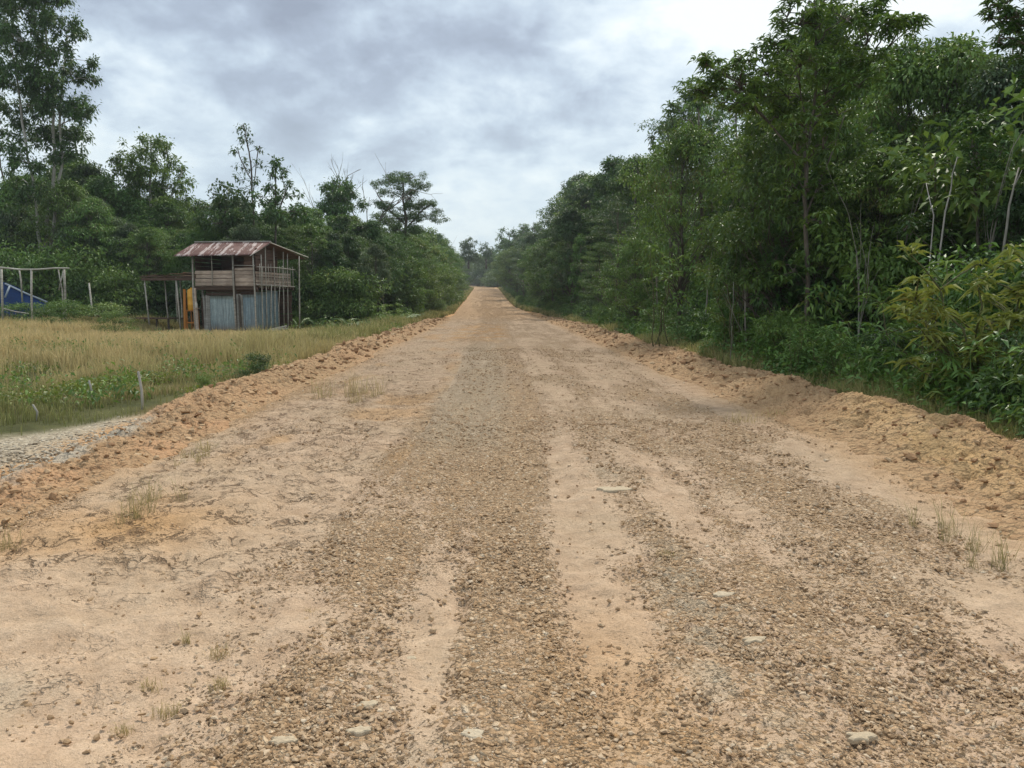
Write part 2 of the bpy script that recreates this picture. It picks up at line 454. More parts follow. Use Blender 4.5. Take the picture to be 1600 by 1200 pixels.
def bank_material():
    m, t, b = new_mat('bank_earth', 0.95, 0.1)
    p, flat, gr, orr, gy, ck = earth_nodes(t, b, None)
    n1 = t.noise(p, 3.0, 5, 0.65, 0.5); n2 = t.noise(p, 26, 5, 0.7); n3 = t.noise(p, 110, 3, 0.6)
    v = t.voro(t.vmath('ADD', p, t.scale(t.noise(p, 8, 2, out=1), (0.08, 0.08, 0.08))), 15)
    v2 = t.voro(p, 42)
    vc = t.voro(p, 15, out='Color'); s1 = t.n.new('ShaderNodeSeparateColor'); t.l.new(vc, s1.inputs[0])
    c = t.mix(t.ramp(n1, [(0.3, 0), (0.7, 1)]), (0.25, 0.15, 0.08), (0.42, 0.285, 0.165))
    c = t.mix(t.math('MULTIPLY', s1.outputs[0], 0.45), c, (0.50, 0.345, 0.20))
    c = t.mix(t.ramp(n2, [(0.3, 0.55), (0.5, 0.0)]), c, (0.22, 0.12, 0.06))
    c = t.mix(t.math('MULTIPLY', gr, 0.45), c, t.mix(n2, (0.40, 0.25, 0.10), (0.60, 0.42, 0.20)))
    c = t.mix(t.math('MULTIPLY', orr, 0.6), c, t.mix(n2, (0.40, 0.20, 0.10), (0.58, 0.36, 0.21)))
    c = t.mix(t.math('MULTIPLY', gy, 0.8), c, t.mix(n2, (0.29, 0.255, 0.20), (0.50, 0.455, 0.375)))
    t.put(b.inputs['Base Color'], c)
    h = t.math('ADD', t.math('MULTIPLY', t.math('SUBTRACT', 1, v), 0.045), t.math('MULTIPLY', t.math('SUBTRACT', 1, v2), 0.016))
    h = t.math('ADD', h, t.math('MULTIPLY', n2, 0.02))
    t.put(b.inputs['Normal'], t.bump(h, 1.0, 0.9))
    return m
M['bank'] = bank_material()

def ground_material():
    m, t, b = new_mat('field_soil', 0.95, 0.1)
    p, flat, gr, orr, gy, ck = earth_nodes(t, b, None)
    n1 = t.noise(flat, 1.2, 5, 0.65); n2 = t.noise(flat, 18, 5, 0.7)
    c = t.mix(t.ramp(n1, [(0.35, 0), (0.65, 1)]), (0.045, 0.042, 0.020), (0.11, 0.10, 0.045))
    c = t.mix(t.ramp(n2, [(0.35, 0), (0.7, 0.7)]), c, (0.08, 0.10, 0.03))
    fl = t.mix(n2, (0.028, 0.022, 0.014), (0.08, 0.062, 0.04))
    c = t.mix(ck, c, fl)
    gyn = t.mix(t.ramp(n2, [(0.35, 0), (0.65, 1)]), (0.24, 0.19, 0.13), (0.52, 0.45, 0.34))
    c = t.mix(gy, c, gyn)
    c = t.mix(orr, c, t.mix(n2, (0.33, 0.17, 0.07), (0.58, 0.36, 0.19)))
    t.put(b.inputs['Base Color'], c)
    v = t.voro(flat, 22)
    h = t.math('ADD', t.math('MULTIPLY', n2, 0.03), t.math('MULTIPLY', t.math('SUBTRACT', 1, v), t.math('MULTIPLY', gy, 0.03)))
    t.put(b.inputs['Normal'], t.bump(h, 1.0, 0.9))
    return m
M['ground'] = ground_material()

def stone_mat(name, stops):
    m, t, b = new_mat(name, 0.92, 0.15)
    ti = attr(t, 'tint'); p = pos_of(t)
    c = t.ramp(ti, stops)
    n = t.noise(p, 60, 4, 0.7)
    c = t.mix(t.ramp(n, [(0.35, 0.3), (0.6, 0)]), c, (0.16, 0.11, 0.07))
    t.put(b.inputs['Base Color'], c)
    t.put(b.inputs['Normal'], t.bump(n, 0.006, 0.8))
    return m
M['gravel'] = stone_mat('gravel', [(0, (0.24, 0.15, 0.08)), (0.4, (0.41, 0.275, 0.16)), (0.75, (0.50, 0.37, 0.245)), (0.93, (0.58, 0.46, 0.33)), (1, (0.66, 0.57, 0.45))])
M['clod'] = stone_mat('clod', [(0, (0.27, 0.145, 0.075)), (0.5, (0.40, 0.25, 0.135)), (1, (0.54, 0.39, 0.24))])
M['pale_stone'] = stone_mat('pale_stone', [(0, (0.40, 0.31, 0.21)), (0.5, (0.49, 0.40, 0.28)), (1, (0.56, 0.48, 0.37))])
# ------------------------------------------------------------------ terrain
def growing(a, b, step0, k):
    """positions from a to b whose spacing grows with distance from zero"""
    out = [a]
    while out[-1] < b: out.append(out[-1] + max(step0, k * abs(out[-1])))
    return np.array(out)

def band(x, c, w_): return np.exp(-np.abs((x - c) / w_) ** 4)

def ground_sheet():
    xs = growing(0, 900, 0.16, 0.016); xs = np.concatenate([-xs[:0:-1], xs])
    ds = np.concatenate([-growing(0, 400, 0.6, 0.05)[:0:-1], growing(0, 1400, 0.16, 0.015)])
    X, D = np.meshgrid(xs, ds)
    u = X - rc(D)
    Z = gz(X, D)
    w1 = np.where(D > 62, 3.1, 3.6); w2 = np.where(D > 62, 3.8, 4.9)
    Z -= 0.16 * (1 - sstep(w1, w2, np.abs(u)))               # the road sheet lies over this bed
    Z += 0.12 * sstep(55, 70, D) * sstep(3.3, 4.2, np.abs(u)) * (np.abs(u) < 60)
    Z += (fbm(X * 2, D * 2, 3, 9) - 0.5) * 0.10 * sstep(4.4, 6, np.abs(u)) * (np.abs(u) < 40)
    n = fbm(X * 0.9, D * 0.9, 4, 21)
    gy = sstep(6.0, 6.9, D) * (1 - sstep(9.8, 11.2, D)) * sstep(-7.6, -6.6, X + (n - 0.5) * 1.2) * (X < -3.5)
    edge = -4.6 - (D < 9.2) * 0.0
    gy = gy * (1 - sstep(0, 0.5, -(X - (-6.3 + (D - 7) * 0.45)) - 0.1 + (n - 0.5) * 0.9)) * sstep(0.25, 0.5, n + 0.1)
    gy = np.clip(gy, 0, 1)
    og = np.exp(-((X + 7.3) / 1.1) ** 2 - ((D - 12.9) / 0.8) ** 2) * 1.3 * sstep(0.35, 0.6, n)
    og = np.maximum(og, np.exp(-((X + 12.2) / 1.9) ** 2 - ((D - 32.8) / 1.0) ** 2) * 1.2)
    og = np.maximum(og, (1 - sstep(4.6, 5.3, np.abs(u) + (n - 0.5) * 0.8)) * (D < 60))
    og = np.maximum(og, (1 - sstep(4.0, 4.6, np.abs(u) + (n - 0.5) * 0.8)) * (D >= 60))
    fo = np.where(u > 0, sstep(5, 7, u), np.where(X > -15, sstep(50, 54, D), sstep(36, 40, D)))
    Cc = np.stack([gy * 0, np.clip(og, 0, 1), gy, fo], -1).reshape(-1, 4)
    V = np.stack([X, D, Z], -1).reshape(-1, 3)
    me = mesh_np('ground', V, [grid_faces(len(ds), len(xs))], M['ground'], None, True, {'mask': Cc})
    return tag(link('ground', me), kind='structure')
ground_sheet()

def gravel_amount(u, D):
    n = fbm(u * 2.2, D * 0.55, 4, 31); n2 = fbm(u * 5, D * 1.1, 4, 35)
    cA = np.interp(D, [2.5, 4.3, 5.6, 8, 14, 25], [-0.70, -0.86, -1.0, -0.85, -0.6, -0.7])
    sA = np.interp(D, [2.0, 3.0, 3.6, 4.3, 6, 9, 30], [0.95, 0.9, 0.62, 1.0, 0.85, 0.6, 0.5])
    wA = np.interp(D, [2.5, 5.6, 9], [0.33, 0.33, 0.5])
    g = band(u, cA, wA) * sA
    g = np.maximum(g, band(u, 0.03, 0.22 + 0.02 * D) * np.interp(D, [2, 10, 40], [0.95, 0.75, 0.4]))
    g = np.maximum(g, band(u, -0.45, 0.4) * np.interp(D, [4.2, 6, 9, 30, 60], [0.15, 0.62, 0.72, 0.6, 0.2]))
    g = np.maximum(g, sstep(0.42, 0.62, u) * (1 - sstep(2.7, 3.2, u)) * np.interp(D, [2, 8, 20, 60], [0.50, 0.42, 0.30, 0.12]) * (0.55 + 0.9 * n))
    wob = (fbm(D * 0.6, D * 0, 3, 39) - 0.5) * 0.3
    g = g * (1 - 0.42 * band(u + wob, 0.42 + 0.03 * D, 0.08 + 0.010 * D))
    g = g * (1 - 0.45 * band(u, 1.55 + 0.03 * D, 0.12 + 0.01 * D))
    g = np.maximum(g, sstep(3.0, 3.6, -u) * 0.62 * (D < 14))
    g = np.maximum(g, 0.14) * 0.86
    g = g + 0.16 * sstep(-1.2, -0.3, u) * (1 - sstep(2.6, 3.2, u))
    n3 = fbm(u * 1.2 + 9, D * 1.2, 4, 37)
    n4 = fbm(u * 8.0, D * 0.16, 5, 38, 0.6); g = g * (0.40 + 1.05 * n4) + 0.14 * n4
    g = np.maximum(g, 0.27 * np.exp(-((u - 0.4) / 2.4) ** 4))
    return np.clip(g + (n - 0.5) * 0.7 + (n2 - 0.5) * 0.55 + (n3 - 0.5) * 0.5 - 0.03, 0, 1)

def road_h(u, D):
    X = u + rc(D)
    h = 0.030 * (1 - (u / 4) ** 2)
    h = h + (fbm(u * 0.9, D * 0.5, 4, 41) - 0.5) * 0.09 + (fbm(u * 4, D * 3, 4, 45) - 0.5) * 0.030
    h = h - 0.022 * (band(u, -0.40, 0.22) + band(u, 1.55, 0.3) + band(u, -1.5, 0.35) * 0.5 + band(u, 0.42, 0.12) * 0.5)
    h = h - 0.28 * sstep(3.9, 5.4, np.abs(u))
    return h

def road_sheet():
    us = np.arange(-5.4, 5.41, 0.0185)
    ds = np.concatenate([np.arange(-30, 1.4, 0.5), growing(1.4, 330, 0.016, 0.0042)])
    U, D = np.meshgrid(us, ds)
    g = gravel_amount(U, D)
    f1, f2, idv = worley(U * 26, D * 26, 51); F1, F2, ID = worley(U * 11, D * 11, 57)
    near = 1 - sstep(9, 16, D)
    Z = rz(D) + road_h(U, D)
    Z += near * sstep(0.35, 0.7, g) * ((1 - f1) * 0.010 * (0.4 + idv) + np.where(ID > 0.72, np.clip(0.5 - F1, 0, 1) * 0.045, 0))
    # plates of dried clay stand a little proud of the cracks
    wx = U + (fbm(U * 2.2, D * 2.2, 4, 61) - 0.5) * 0.7; wy = D + (fbm(U * 2.2, D * 2.2, 4, 67) - 0.5) * 0.7
    ck = sstep(0.9, 1.6, -U) * (1 - sstep(3.1, 3.7, -U)) * (1 - 0.6 * sstep(12, 22, D)) * sstep(3.4, 4.6, D)
    ck = np.maximum(ck, band(U, -1.3, 0.5) * sstep(5, 7, D) * 0.6)
    ck = np.maximum(ck, 0.45 * np.exp(-((U + 2.0) / 0.5) ** 2 - ((D - 2.9) / 0.7) ** 2))
    c1, c2, cid = worley(wx * 2.6, wy * 2.6, 71)
    led = fbm(U * 4.2 + 5, D * 3.4, 5, 87) * 10; led = (np.floor(led) + sstep(0.6, 1.0, led % 1)) / 10
    Z += near * (1 - 0.8 * sstep(0.4, 0.75, g)) * ((led - 0.5) * 0.085 + (fbm(U * 8, D * 8, 4, 89) - 0.5) * 0.030 + (fbm(U * 22, D * 22, 3, 90) - 0.5) * 0.012)
    Z += near * ck * (sstep(0.02, 0.10, c2 - c1) * 0.012 * (0.4 + cid) + (fbm(U * 14, D * 14, 3, 73) - 0.5) * 0.016)
    n = fbm(U * 1.1, D * 0.6, 4, 81); n2 = fbm(U * 2.5, D * 2.0, 4, 83)
    og = np.exp(-((U + 2.6) / 0.6) ** 2 - ((D - 5.1) / 0.55) ** 2) * 0.9
    og = np.maximum(og, sstep(0.55, 0.75, n) * 0.55 * (U < -1))
    og = np.maximum(og, np.exp(-((U - 0.45) / 0.35) ** 2 - ((D - 2.9) / 0.9) ** 2) * 0.45)
    og = np.maximum(og, sstep(26, 31, D) * (1 - sstep(44, 50, D)) * sstep(0.42, 0.6, n2) * sstep(-1.6, -0.8, -np.abs(U + 0.9)) * 0.9)
    og = np.maximum(og, sstep(45, 70, D) * 0.45)
    og = np.maximum(og, sstep(3.0, 3.6, np.abs(U)) * 0.4)
    gy = np.exp(-((U + 2.15) / 0.45) ** 2 - ((D - 2.75) / 0.45) ** 2) * 0.9
    gy = np.maximum(gy, band(U, -0.55, 0.75) * sstep(5.5, 9, D) * (1 - sstep(22, 34, D)) * 0.75)
    gy = np.maximum(gy, np.exp(-((U - 0.95 - 0.06 * (D - 3.4)) / 0.30) ** 2 - ((D - 3.6) / 1.6) ** 2) * sstep(0.38, 0.62, fbm(U * 6, D * 6, 4, 84)))
    gy = np.maximum(gy, np.exp(-((U + 0.35) / 0.3) ** 2 - ((D - 2.4) / 0.35) ** 2) * 0.6)
    gy = np.maximum(gy, np.exp(-((U - 0.9) / 0.3) ** 2 - ((D - 6.8) / 0.8) ** 2) * 0.7)
    gy = np.maximum(gy, np.exp(-((U + 3.3) / 0.4) ** 2 - ((D - 8) / 1.6) ** 2) * 0.7)
    C = np.stack([g, np.clip(og, 0, 1), np.clip(gy, 0, 1), np.clip(ck, 0, 1)], -1).reshape(-1, 4)
    V = np.stack([U + rc(D), D, Z], -1).reshape(-1, 3)
    me = mesh_np('dirt_road', V, [grid_faces(len(ds), len(us))], M['road'], None, True, {'mask': C})
    return tag(link('dirt_road', me), kind='structure')
road_sheet()
def road_z(X, D):
    u = X - rc(D)
    return rz(D) + road_h(np.asarray(u, float), np.asarray(D, float))

def bank_h(side, s, D):
    """height of the pushed-up earth above the road; s runs outward from the road edge, 0 to 1"""
    if side > 0:
        H = np.interp(D, [1, 5, 8, 12, 20, 40, 60, 75], [0.22, 0.25, 0.27, 0.24, 0.20, 0.17, 0.10, 0.0])
        H = H + 0.12 * np.exp(-((D - 12.3) / 0.6) ** 2) + 0.10 * np.exp(-((D - 9.3) / 0.5) ** 2) + 0.1 * np.exp(-((D - 27) / 1.0) ** 2)
    else:
        H = np.interp(D, [1, 4.5, 7, 9.5, 11, 25, 50, 62], [0.01, 0.02, 0.05, 0.10, 0.20, 0.22, 0.18, 0.0])
    prof = sstep(0.0, 0.55, s) * (1 - 0.75 * sstep(0.72, 1.0, s))
    lump = fbm(s * 2.2, D * 0.9, 4, 91 + side)
    low = fbm(D * 0.30, s * 0.3, 3, 97 + side)
    return H * prof * (0.30 + 0.8 * lump + 0.65 * low)

def bank(side, u0, u1, D0, D1, name):
    ss = np.linspace(-0.18, 1.12, 110)
    ds = growing(D0, D1, 0.02, 0.0045)
    S, D = np.meshgrid(ss, ds)
    wob = (fbm(D * 0.35, D * 0, 3, 95 + side) - 0.5) * 0.7
    U = side * (u0 + (u1 - u0) * S + wob * 0.6)
    if side < 0: U = U + 0.35 * (1 - sstep(7, 11, D)) * S
    H = bank_h(side, np.clip(S, 0, 1), D)
    X = U + rc(D)
    base = rz(D) + 0.03 + road_h(U, D) * (1 - sstep(0.2, 0.8, S)) - 0.03 * sstep(0.2, 0.8, S)
    ends = sstep(0, 1.0, S + 0.18 + 0.001) * 0 + 1
    wu = U + (fbm(U * 4, D * 4, 3, 201) - 0.5) * 0.35; wd = D + (fbm(U * 4, D * 4, 3, 203) - 0.5) * 0.35
    f1, f2, idv = worley(wu * 6, wd * 6, 101); g1, g2, gid = worley(wu * 17, wd * 17, 105)
    ledge = fbm(U * 3.5, D * 3.5, 5, 207) * 9; ledge = (np.floor(ledge) + sstep(0.75, 1.0, ledge % 1)) / 9
    rough = (idv - 0.5) * 0.055 * sstep(0.0, 0.14, f2 - f1) + (gid - 0.4) * 0.020 * sstep(0, 0.2, g2 - g1) + (fbm(U * 12, D * 12, 3, 107) - 0.5) * 0.035 + (ledge - 0.5) * 0.20
    m_ = sstep(-0.12, 0.15, S) * (1 - sstep(0.97, 1.12, S))
    Z = base + H + rough * m_ * np.interp(H, [0, 0.1], [0.55, 1.0])
    Z -= 0.20 * (1 - sstep(-0.18, 0.02, S)) + 0.30 * sstep(0.95, 1.12, S)
    Z -= 0.35 * (sstep(0, 1, (D - (D1 - 6)) / 6))
    og = np.clip(fbm(U, D * 0.5, 3, 111) * 1.6 - 0.5, 0, 1) * (0.5 if side > 0 else 0.6)
    if side > 0: og = np.maximum(og, sstep(0.55, 0.8, S) * 0.4)
    gy = np.zeros_like(U)
    if side < 0: gy = (1 - sstep(9.0, 10.5, D)) * sstep(0.62, 0.85, S + (fbm(U * 2, D * 2, 3, 5) - 0.5) * 0.5)
    oc = (1 - sstep(9, 16, D)) * sstep(0.1, 0.3, S) * (1 - sstep(0.6, 0.8, S)) * np.clip(fbm(U * 1.5, D * 1.2, 3, 117) * 2.2 - 0.5, 0, 1) if side > 0 else U * 0
    if side < 0: og = np.maximum(og, (1 - sstep(9, 12, D)) * sstep(0.4, 0.6, fbm(U * 1.4, D * 1.4, 3, 118)) * 0.9)
    C = np.stack([oc, og, np.clip(gy, 0, 1), U * 0], -1).reshape(-1, 4)
    V = np.stack([X, D, Z], -1).reshape(-1, 3)
    me = mesh_np(name, V, [grid_faces(len(ds), len(ss))], M['bank'], None, True, {'mask': C})
    return tag(link(name, me), kind='structure'), (ss, ds, X, Z)
bank_r, BR = bank(1, 3.55, 5.2, 1.5, 78, 'earth_bank')
bank_l, BL = bank(-1, 3.6, 4.95, 2.0, 64, 'earth_bank')

# loose stone: many small broken pieces, one mesh per kind of litter
t_ = (1 + 5 ** 0.5) / 2
ICO_V = np.array([[-1, t_, 0], [1, t_, 0], [-1, -t_, 0], [1, -t_, 0], [0, -1, t_], [0, 1, t_], [0, -1, -t_], [0, 1, -t_], [t_, 0, -1], [t_, 0, 1], [-t_, 0, -1], [-t_, 0, 1]]) / math.hypot(1, t_)
ICO_F = np.array([[0, 11, 5], [0, 5, 1], [0, 1, 7], [0, 7, 10], [0, 10, 11], [1, 5, 9], [5, 11, 4], [11, 10, 2], [10, 7, 6], [7, 1, 8], [3, 9, 4], [3, 4, 2], [3, 2, 6], [3, 6, 8], [3, 8, 9], [4, 9, 5], [2, 4, 11], [6, 2, 10], [8, 6, 7], [9, 8, 1]])
def pebbles(name, pos, size, tint, mat, rng, flat=0.65, kind='stuff', sink=0.25):
    n = len(pos)
    base = ICO_V[None] * rng.uniform(0.55, 1.25, (n, 12, 1)) + rng.normal(0, 0.10, (n, 12, 3))
    sc = size[:, None, None] * np.stack([rng.uniform(0.8, 1.3, n), rng.uniform(0.7, 1.1, n), rng.uniform(flat * 0.7, flat * 1.2, n)], -1)[:, None]
    V = base * sc
    a = rng.uniform(0, 2 * PI, n); ca, sa = np.cos(a)[:, None], np.sin(a)[:, None]
    tl = rng.normal(0, 0.3, n)[:, None]
    x, y, z = V[..., 0], V[..., 1], V[..., 2]
    y, z = y * np.cos(tl) - z * np.sin(tl), y * np.sin(tl) + z * np.cos(tl)
    x, y = x * ca - y * sa, x * sa + y * ca
    V = np.stack([x, y, z], -1) + pos[:, None]
    V[..., 2] += (size * flat * (1 - 2 * sink))[:, None] * 0.5
    F = (ICO_F[None] + (np.arange(n) * 12)[:, None, None]).reshape(-1, 3)
    me = mesh_np(name, V.reshape(-1, 3), [F], mat, {'tint': np.repeat(tint, 12)}, False)
    return tag(link(name, me), kind=kind)

def scatter_gravel():
    rng = np.random.default_rng(5)
    P_, S_, T_ = [], [], []
    for (d0, d1, n, s0, s1) in ((2.0, 3.4, 52000, 0.0030, 0.015), (3.4, 5.5, 52000, 0.0040, 0.018), (5.5, 10, 46000, 0.006, 0.022), (10, 24, 24000, 0.010, 0.028)):
        D = np.sqrt(rng.uniform(d0 ** 2, d1 ** 2, n)); w_ = np.minimum(0.75 * D + 0.3, 4.0)
        u = rng.uniform(-1, 1, n) * w_
        g = gravel_amount(u, D)
        clump = fbm(u * 9, D * 9, 3, 121)
        keep = rng.uniform(0, 1, n) < np.clip((g - 0.16) * 1.5, 0.06, 1) * np.clip(clump * 3 - 0.8, 0.05, 1)
        u, D, g = u[keep], D[keep], g[keep]
        X = u + rc(D)
        sz = s0 + (s1 - s0) * rng.uniform(0, 1, len(u)) ** 3.0
        P_.append(np.stack([X, D, road_z(X, D) + 0.004 * g], -1)); S_.append(sz); T_.append(np.clip(rng.beta(2, 2.4, len(u)) , 0, 1))
    # bigger pieces strewn thinly
    n = 900
    D = np.sqrt(rng.uniform(4, 400, n)); u = rng.uniform(-1, 1, n) * np.minimum(0.75 * D, 3.8)
    k = rng.uniform(0, 1, n) < gravel_amount(u, D) + 0.05
    u, D = u[k], D[k]; X = u + rc(D)
    P_.append(np.stack([X, D, road_z(X, D)], -1)); S_.append(rng.uniform(0.012, 0.026, len(u))); T_.append(rng.uniform(0.4, 1, len(u)))
    P_ = np.vstack(P_); S_ = np.concatenate(S_); T_ = np.concatenate(T_)
    pebbles('gravel', P_, S_, T_, M['gravel'], rng)
scatter_gravel()

def scatter_clods(name, B, n, side, smin, smax, seed):
    rng = np.random.default_rng(seed)
    ss, ds, X, Z = B
    i = np.clip((rng.uniform(0, 1, n) ** 1.3 * len(ds)).astype(int), 0, len(ds) - 2)
    j = np.clip(rng.triangular(0, 0.45, 1, n) * len(ss), 1, len(ss) - 3).astype(int)
    p = np.stack([X[i, j], ds[i], Z[i, j]], -1) + rng.normal(0, 0.012, (n, 3)) * [1, 1, 0.2]
    sz = smin + (smax - smin) * rng.uniform(0, 1, n) ** 6
    sz *= np.clip(ds[i] / 12, 0.8, 2.2)
    pebbles(name, p, sz, rng.beta(2, 2, n), M['clod'], rng, 0.7)
scatter_clods('rubble', BR, 9000, 1, 0.006, 0.050, 7)
scatter_clods('rubble', BL, 6000, -1, 0.006, 0.060, 8)
def big_clods():
    rng = np.random.default_rng(17)
    for (ss, ds, X, Z) in (BR, BL):
        n = 60; i = (rng.uniform(0.02, 0.9, n) * len(ds)).astype(int); j = (rng.uniform(0.2, 0.75, n) * len(ss)).astype(int)
        pebbles('rubble', np.stack([X[i, j], ds[i], Z[i, j] - 0.01], -1), rng.uniform(0.05, 0.13, n) * np.clip(ds[i] / 14, 0.6, 1.2), rng.beta(2, 2, n), M['clod'], rng, 0.6)
big_clods()
# grey stone heap beside the field
def grey_patch():
    rng = np.random.default_rng(11); n = 9000
    D = rng.uniform(6.4, 11, n); X = rng.uniform(-7.5, -4.4, n)
    k = (X > -6.35 + (D - 6.6) * 0.42 + rng.normal(0, 0.15, n)) & (X < -4.5 + rng.normal(0, 0.12, n))
    X, D = X[k], D[k]
    pebbles('gravel', np.stack([X, D, gz(X, D) + (0.0)], -1), rng.uniform(0.008, 0.035, len(X)) * rng.uniform(0.4, 1, len(X)), rng.uniform(0, 1, len(X)), M['grey_gravel'], rng, 0.5)
M['grey_gravel'] = stone_mat('grey_gravel', [(0, (0.20, 0.16, 0.115)), (0.5, (0.37, 0.31, 0.235)), (1, (0.58, 0.51, 0.40))])
grey_patch()

# named pale stones lying in the road
def slab_stone(px, py, wpx, hpx, label, seed, thick=0.009, mat='pale_stone', group=None):
    rng = np.random.default_rng(seed)
    d = px_dir(px, py); tt = (0.03 - CAM_H) / d[2]; X, D = d[0] * tt, d[1] * tt
    rx = wpx / FPX * D / 2; ry = max(rx * 0.55, hpx / FPX * D / 2 / (CAM_H / D) * 0.6)
    k = 14; V = []
    ang = np.linspace(0, 2 * PI, k, endpoint=False)
    rr = rng.uniform(0.6, 1.2, k)
    for (f, z) in ((1.06, -0.01), (1.0, thick * 0.6), (0.82, thick), (0.45, thick * 1.12)):
        V.append(np.stack([np.cos(ang) * rx * rr * f, np.sin(ang) * ry * rr * f, z + rng.normal(0, thick * 0.10, k)], -1))
    V.append(np.array([[0, 0, thick * 1.1]])); V = np.vstack(V)
    F4 = [[r * k + i, r * k + (i + 1) % k, (r + 1) * k + (i + 1) % k, (r + 1) * k + i] for r in range(3) for i in range(k)]
    F3 = [[3 * k + i, 3 * k + (i + 1) % k, 4 * k] for i in range(k)]
    me = mesh_np('stone', V, [np.array(F4), np.array(F3)], M[mat], {'tint': np.full(len(V), rng.uniform(0.3, 0.8))}, False)
    o = link('stone', me, None, (X, D, float(road_z(X, D)) + 0.002), rng.uniform(-0.3, 0.3))
    tag(o, label, 'stone', group or 'pale stones in the road surface')
for a in ((560, 1140, 42, 16, 'rounded pale stone in the gravel track at the bottom, left of the cracked pair', 1),
          (698, 1143, 46, 34, 'left piece of the cracked pale stone pair low in the road', 2),
          (738, 1150, 48, 34, 'right piece of the cracked pale stone pair low in the road', 3),
          (442, 1164, 44, 22, 'broad pale stone half sunk in gravel nearest the lower left of the tracks', 4),
          (640, 1022, 20, 14, 'small whitish stone standing alone on the clay strip between the wheel tracks', 5),
          (118, 974, 36, 9, 'thin pale flake of stone on the cracked clay near the left edge of the road', 6),
          (574, 1098, 34, 22, 'long pale stone just above the rounded one in the left gravel track', 7),
          (1130, 934, 40, 16, 'flat pale stone among broken rock in the right half of the road', 8),
          (1345, 846, 26, 9, 'small flat stone alone on the right side of the road below the bank', 9),
          (960, 766, 50, 14, 'flat grey stone patch right of the centre of the road, farthest of the pale stones', 10),
          (1180, 1005, 44, 18, 'pale stone slab in the broken rock, below the flat pale stone', 12),
          (1345, 1152, 50, 16, 'pale slab low in the right half of the road', 13)):
    slab_stone(*a)

# ------------------------------------------------------------------ grass
def blades(name, X, D, Z, H, W, tint, tan, rng, lean=0.35, seg=2, kind='stuff', mat='grass'):
    n = len(X)
    a = rng.uniform(0, 2 * PI, n); ln = np.abs(rng.normal(0, lean, n)) * H
    dx, dy = np.cos(a) * ln, np.sin(a) * ln
    b = rng.uniform(0, 2 * PI, n); wx, wy = np.cos(b) * W / 2, np.sin(b) * W / 2
    V = np.empty((n, 5, 3)); hg = np.tile([0, 0, 0.55, 0.55, 1.0], (n, 1))
    V[:, 0] = np.stack([X - wx, D - wy, Z - 0.03], -1); V[:, 1] = np.stack([X + wx, D + wy, Z - 0.03], -1)
    V[:, 2] = np.stack([X + dx * 0.35 + wx * 0.8, D + dy * 0.35 + wy * 0.8, Z + H * 0.58], -1)
    V[:, 3] = np.stack([X + dx * 0.35 - wx * 0.8, D + dy * 0.35 - wy * 0.8, Z + H * 0.58], -1)
    V[:, 4] = np.stack([X + dx, D + dy, Z + H * (1 - 0.25 * np.clip(ln / H, 0, 1))], -1)
    i = (np.arange(n) * 5)[:, None]
    me = mesh_np(name, V.reshape(-1, 3), [i + [[0, 1, 2, 3]], i + [[3, 2, 4]]], M[mat],
                 {'tint': np.repeat(tint, 5), 'hgt': hg.ravel(), 'tan': np.repeat(tan, 5)})
    return me

def field_grass():
    rng = np.random.default_rng(21)
    n = 560000
    D = np.sqrt(rng.uniform(6.6 ** 2, 55 ** 2, n)); X = rng.uniform(-0.80, -0.02, n) * D - 1.0
    kk = (D < 39) | (X > -15.5); D = D[kk]; X = X[kk]; n = len(D)
    n1 = fbm(X * 0.35, D * 0.35, 4, 131); n2 = fbm(X * 1.3, D * 1.3, 4, 137)
    u = X - rc(D)
    edge = -4.75 - 0.5 * (n2 - 0.5)
    keep = u < edge - np.where(D < 11, (11 - D) * 0.36, 0)
    keep &= ~((D > 32.5) & (X > -16) & (X < -9.8) & (D < 38.5))
    bare = np.exp(-((X + 7.3) / 1.1) ** 2 - ((D - 12.9) / 0.9) ** 2) + 1.5 * np.exp(-((X + 12.2) / 2.2) ** 2 - ((D - 32.6) / 0.8) ** 2)
    keep &= rng.uniform(0, 1, n) > bare * 1.0
    dens = np.clip(0.35 + (n2 - 0.46) * 4.4, 0.05, 1) * np.interp(D, [7, 12, 20, 40], [1, 1, 1, 1])
    keep &= rng.uniform(0, 1, n) < dens
    X, D, n1, n2 = X[keep], D[keep], n1[keep], n2[keep]
    u = X - rc(D)
    tall = sstep(11, 18, D) * sstep(0.30, 0.55, n1 + 0.18 * sstep(16, 24, D))
    H = rng.uniform(0.10, 0.30, len(X)) + tall * rng.uniform(0.10, 0.62, len(X))
    H *= np.interp(-u, [4.7, 6.5], [0.55, 1.0])
    H *= 1 - 0.72 * sstep(23, 31, D) * sstep(-17.5, -15.5, X)
    H *= 0.85 * (0.55 + 0.9 * fbm(X * 0.9, D * 0.6, 3, 133))
    tan = np.clip(sstep(10.0, 17.5, D + (n2 - 0.5) * 9) * (0.55 + 0.6 * n1 + rng.normal(0, 0.18, len(X))) + rng.uniform(-0.1, 0.42, len(X)), 0, 1)
    tan *= np.interp(X, [-9, -7], [1, 0.7]) * np.interp(D, [30, 38], [1, 0.5])
    W = np.clip(D * 0.00085, 0.007, 0.03)
    me = blades('grass', X, D, gz(X, D), H, W * rng.uniform(0.6, 1.3, len(X)), rng.uniform(0, 1, len(X)) * 0.8 + n1 * 0.2, tan, rng, 0.34)
    tag(link('grass', me), kind='stuff')
field_grass()

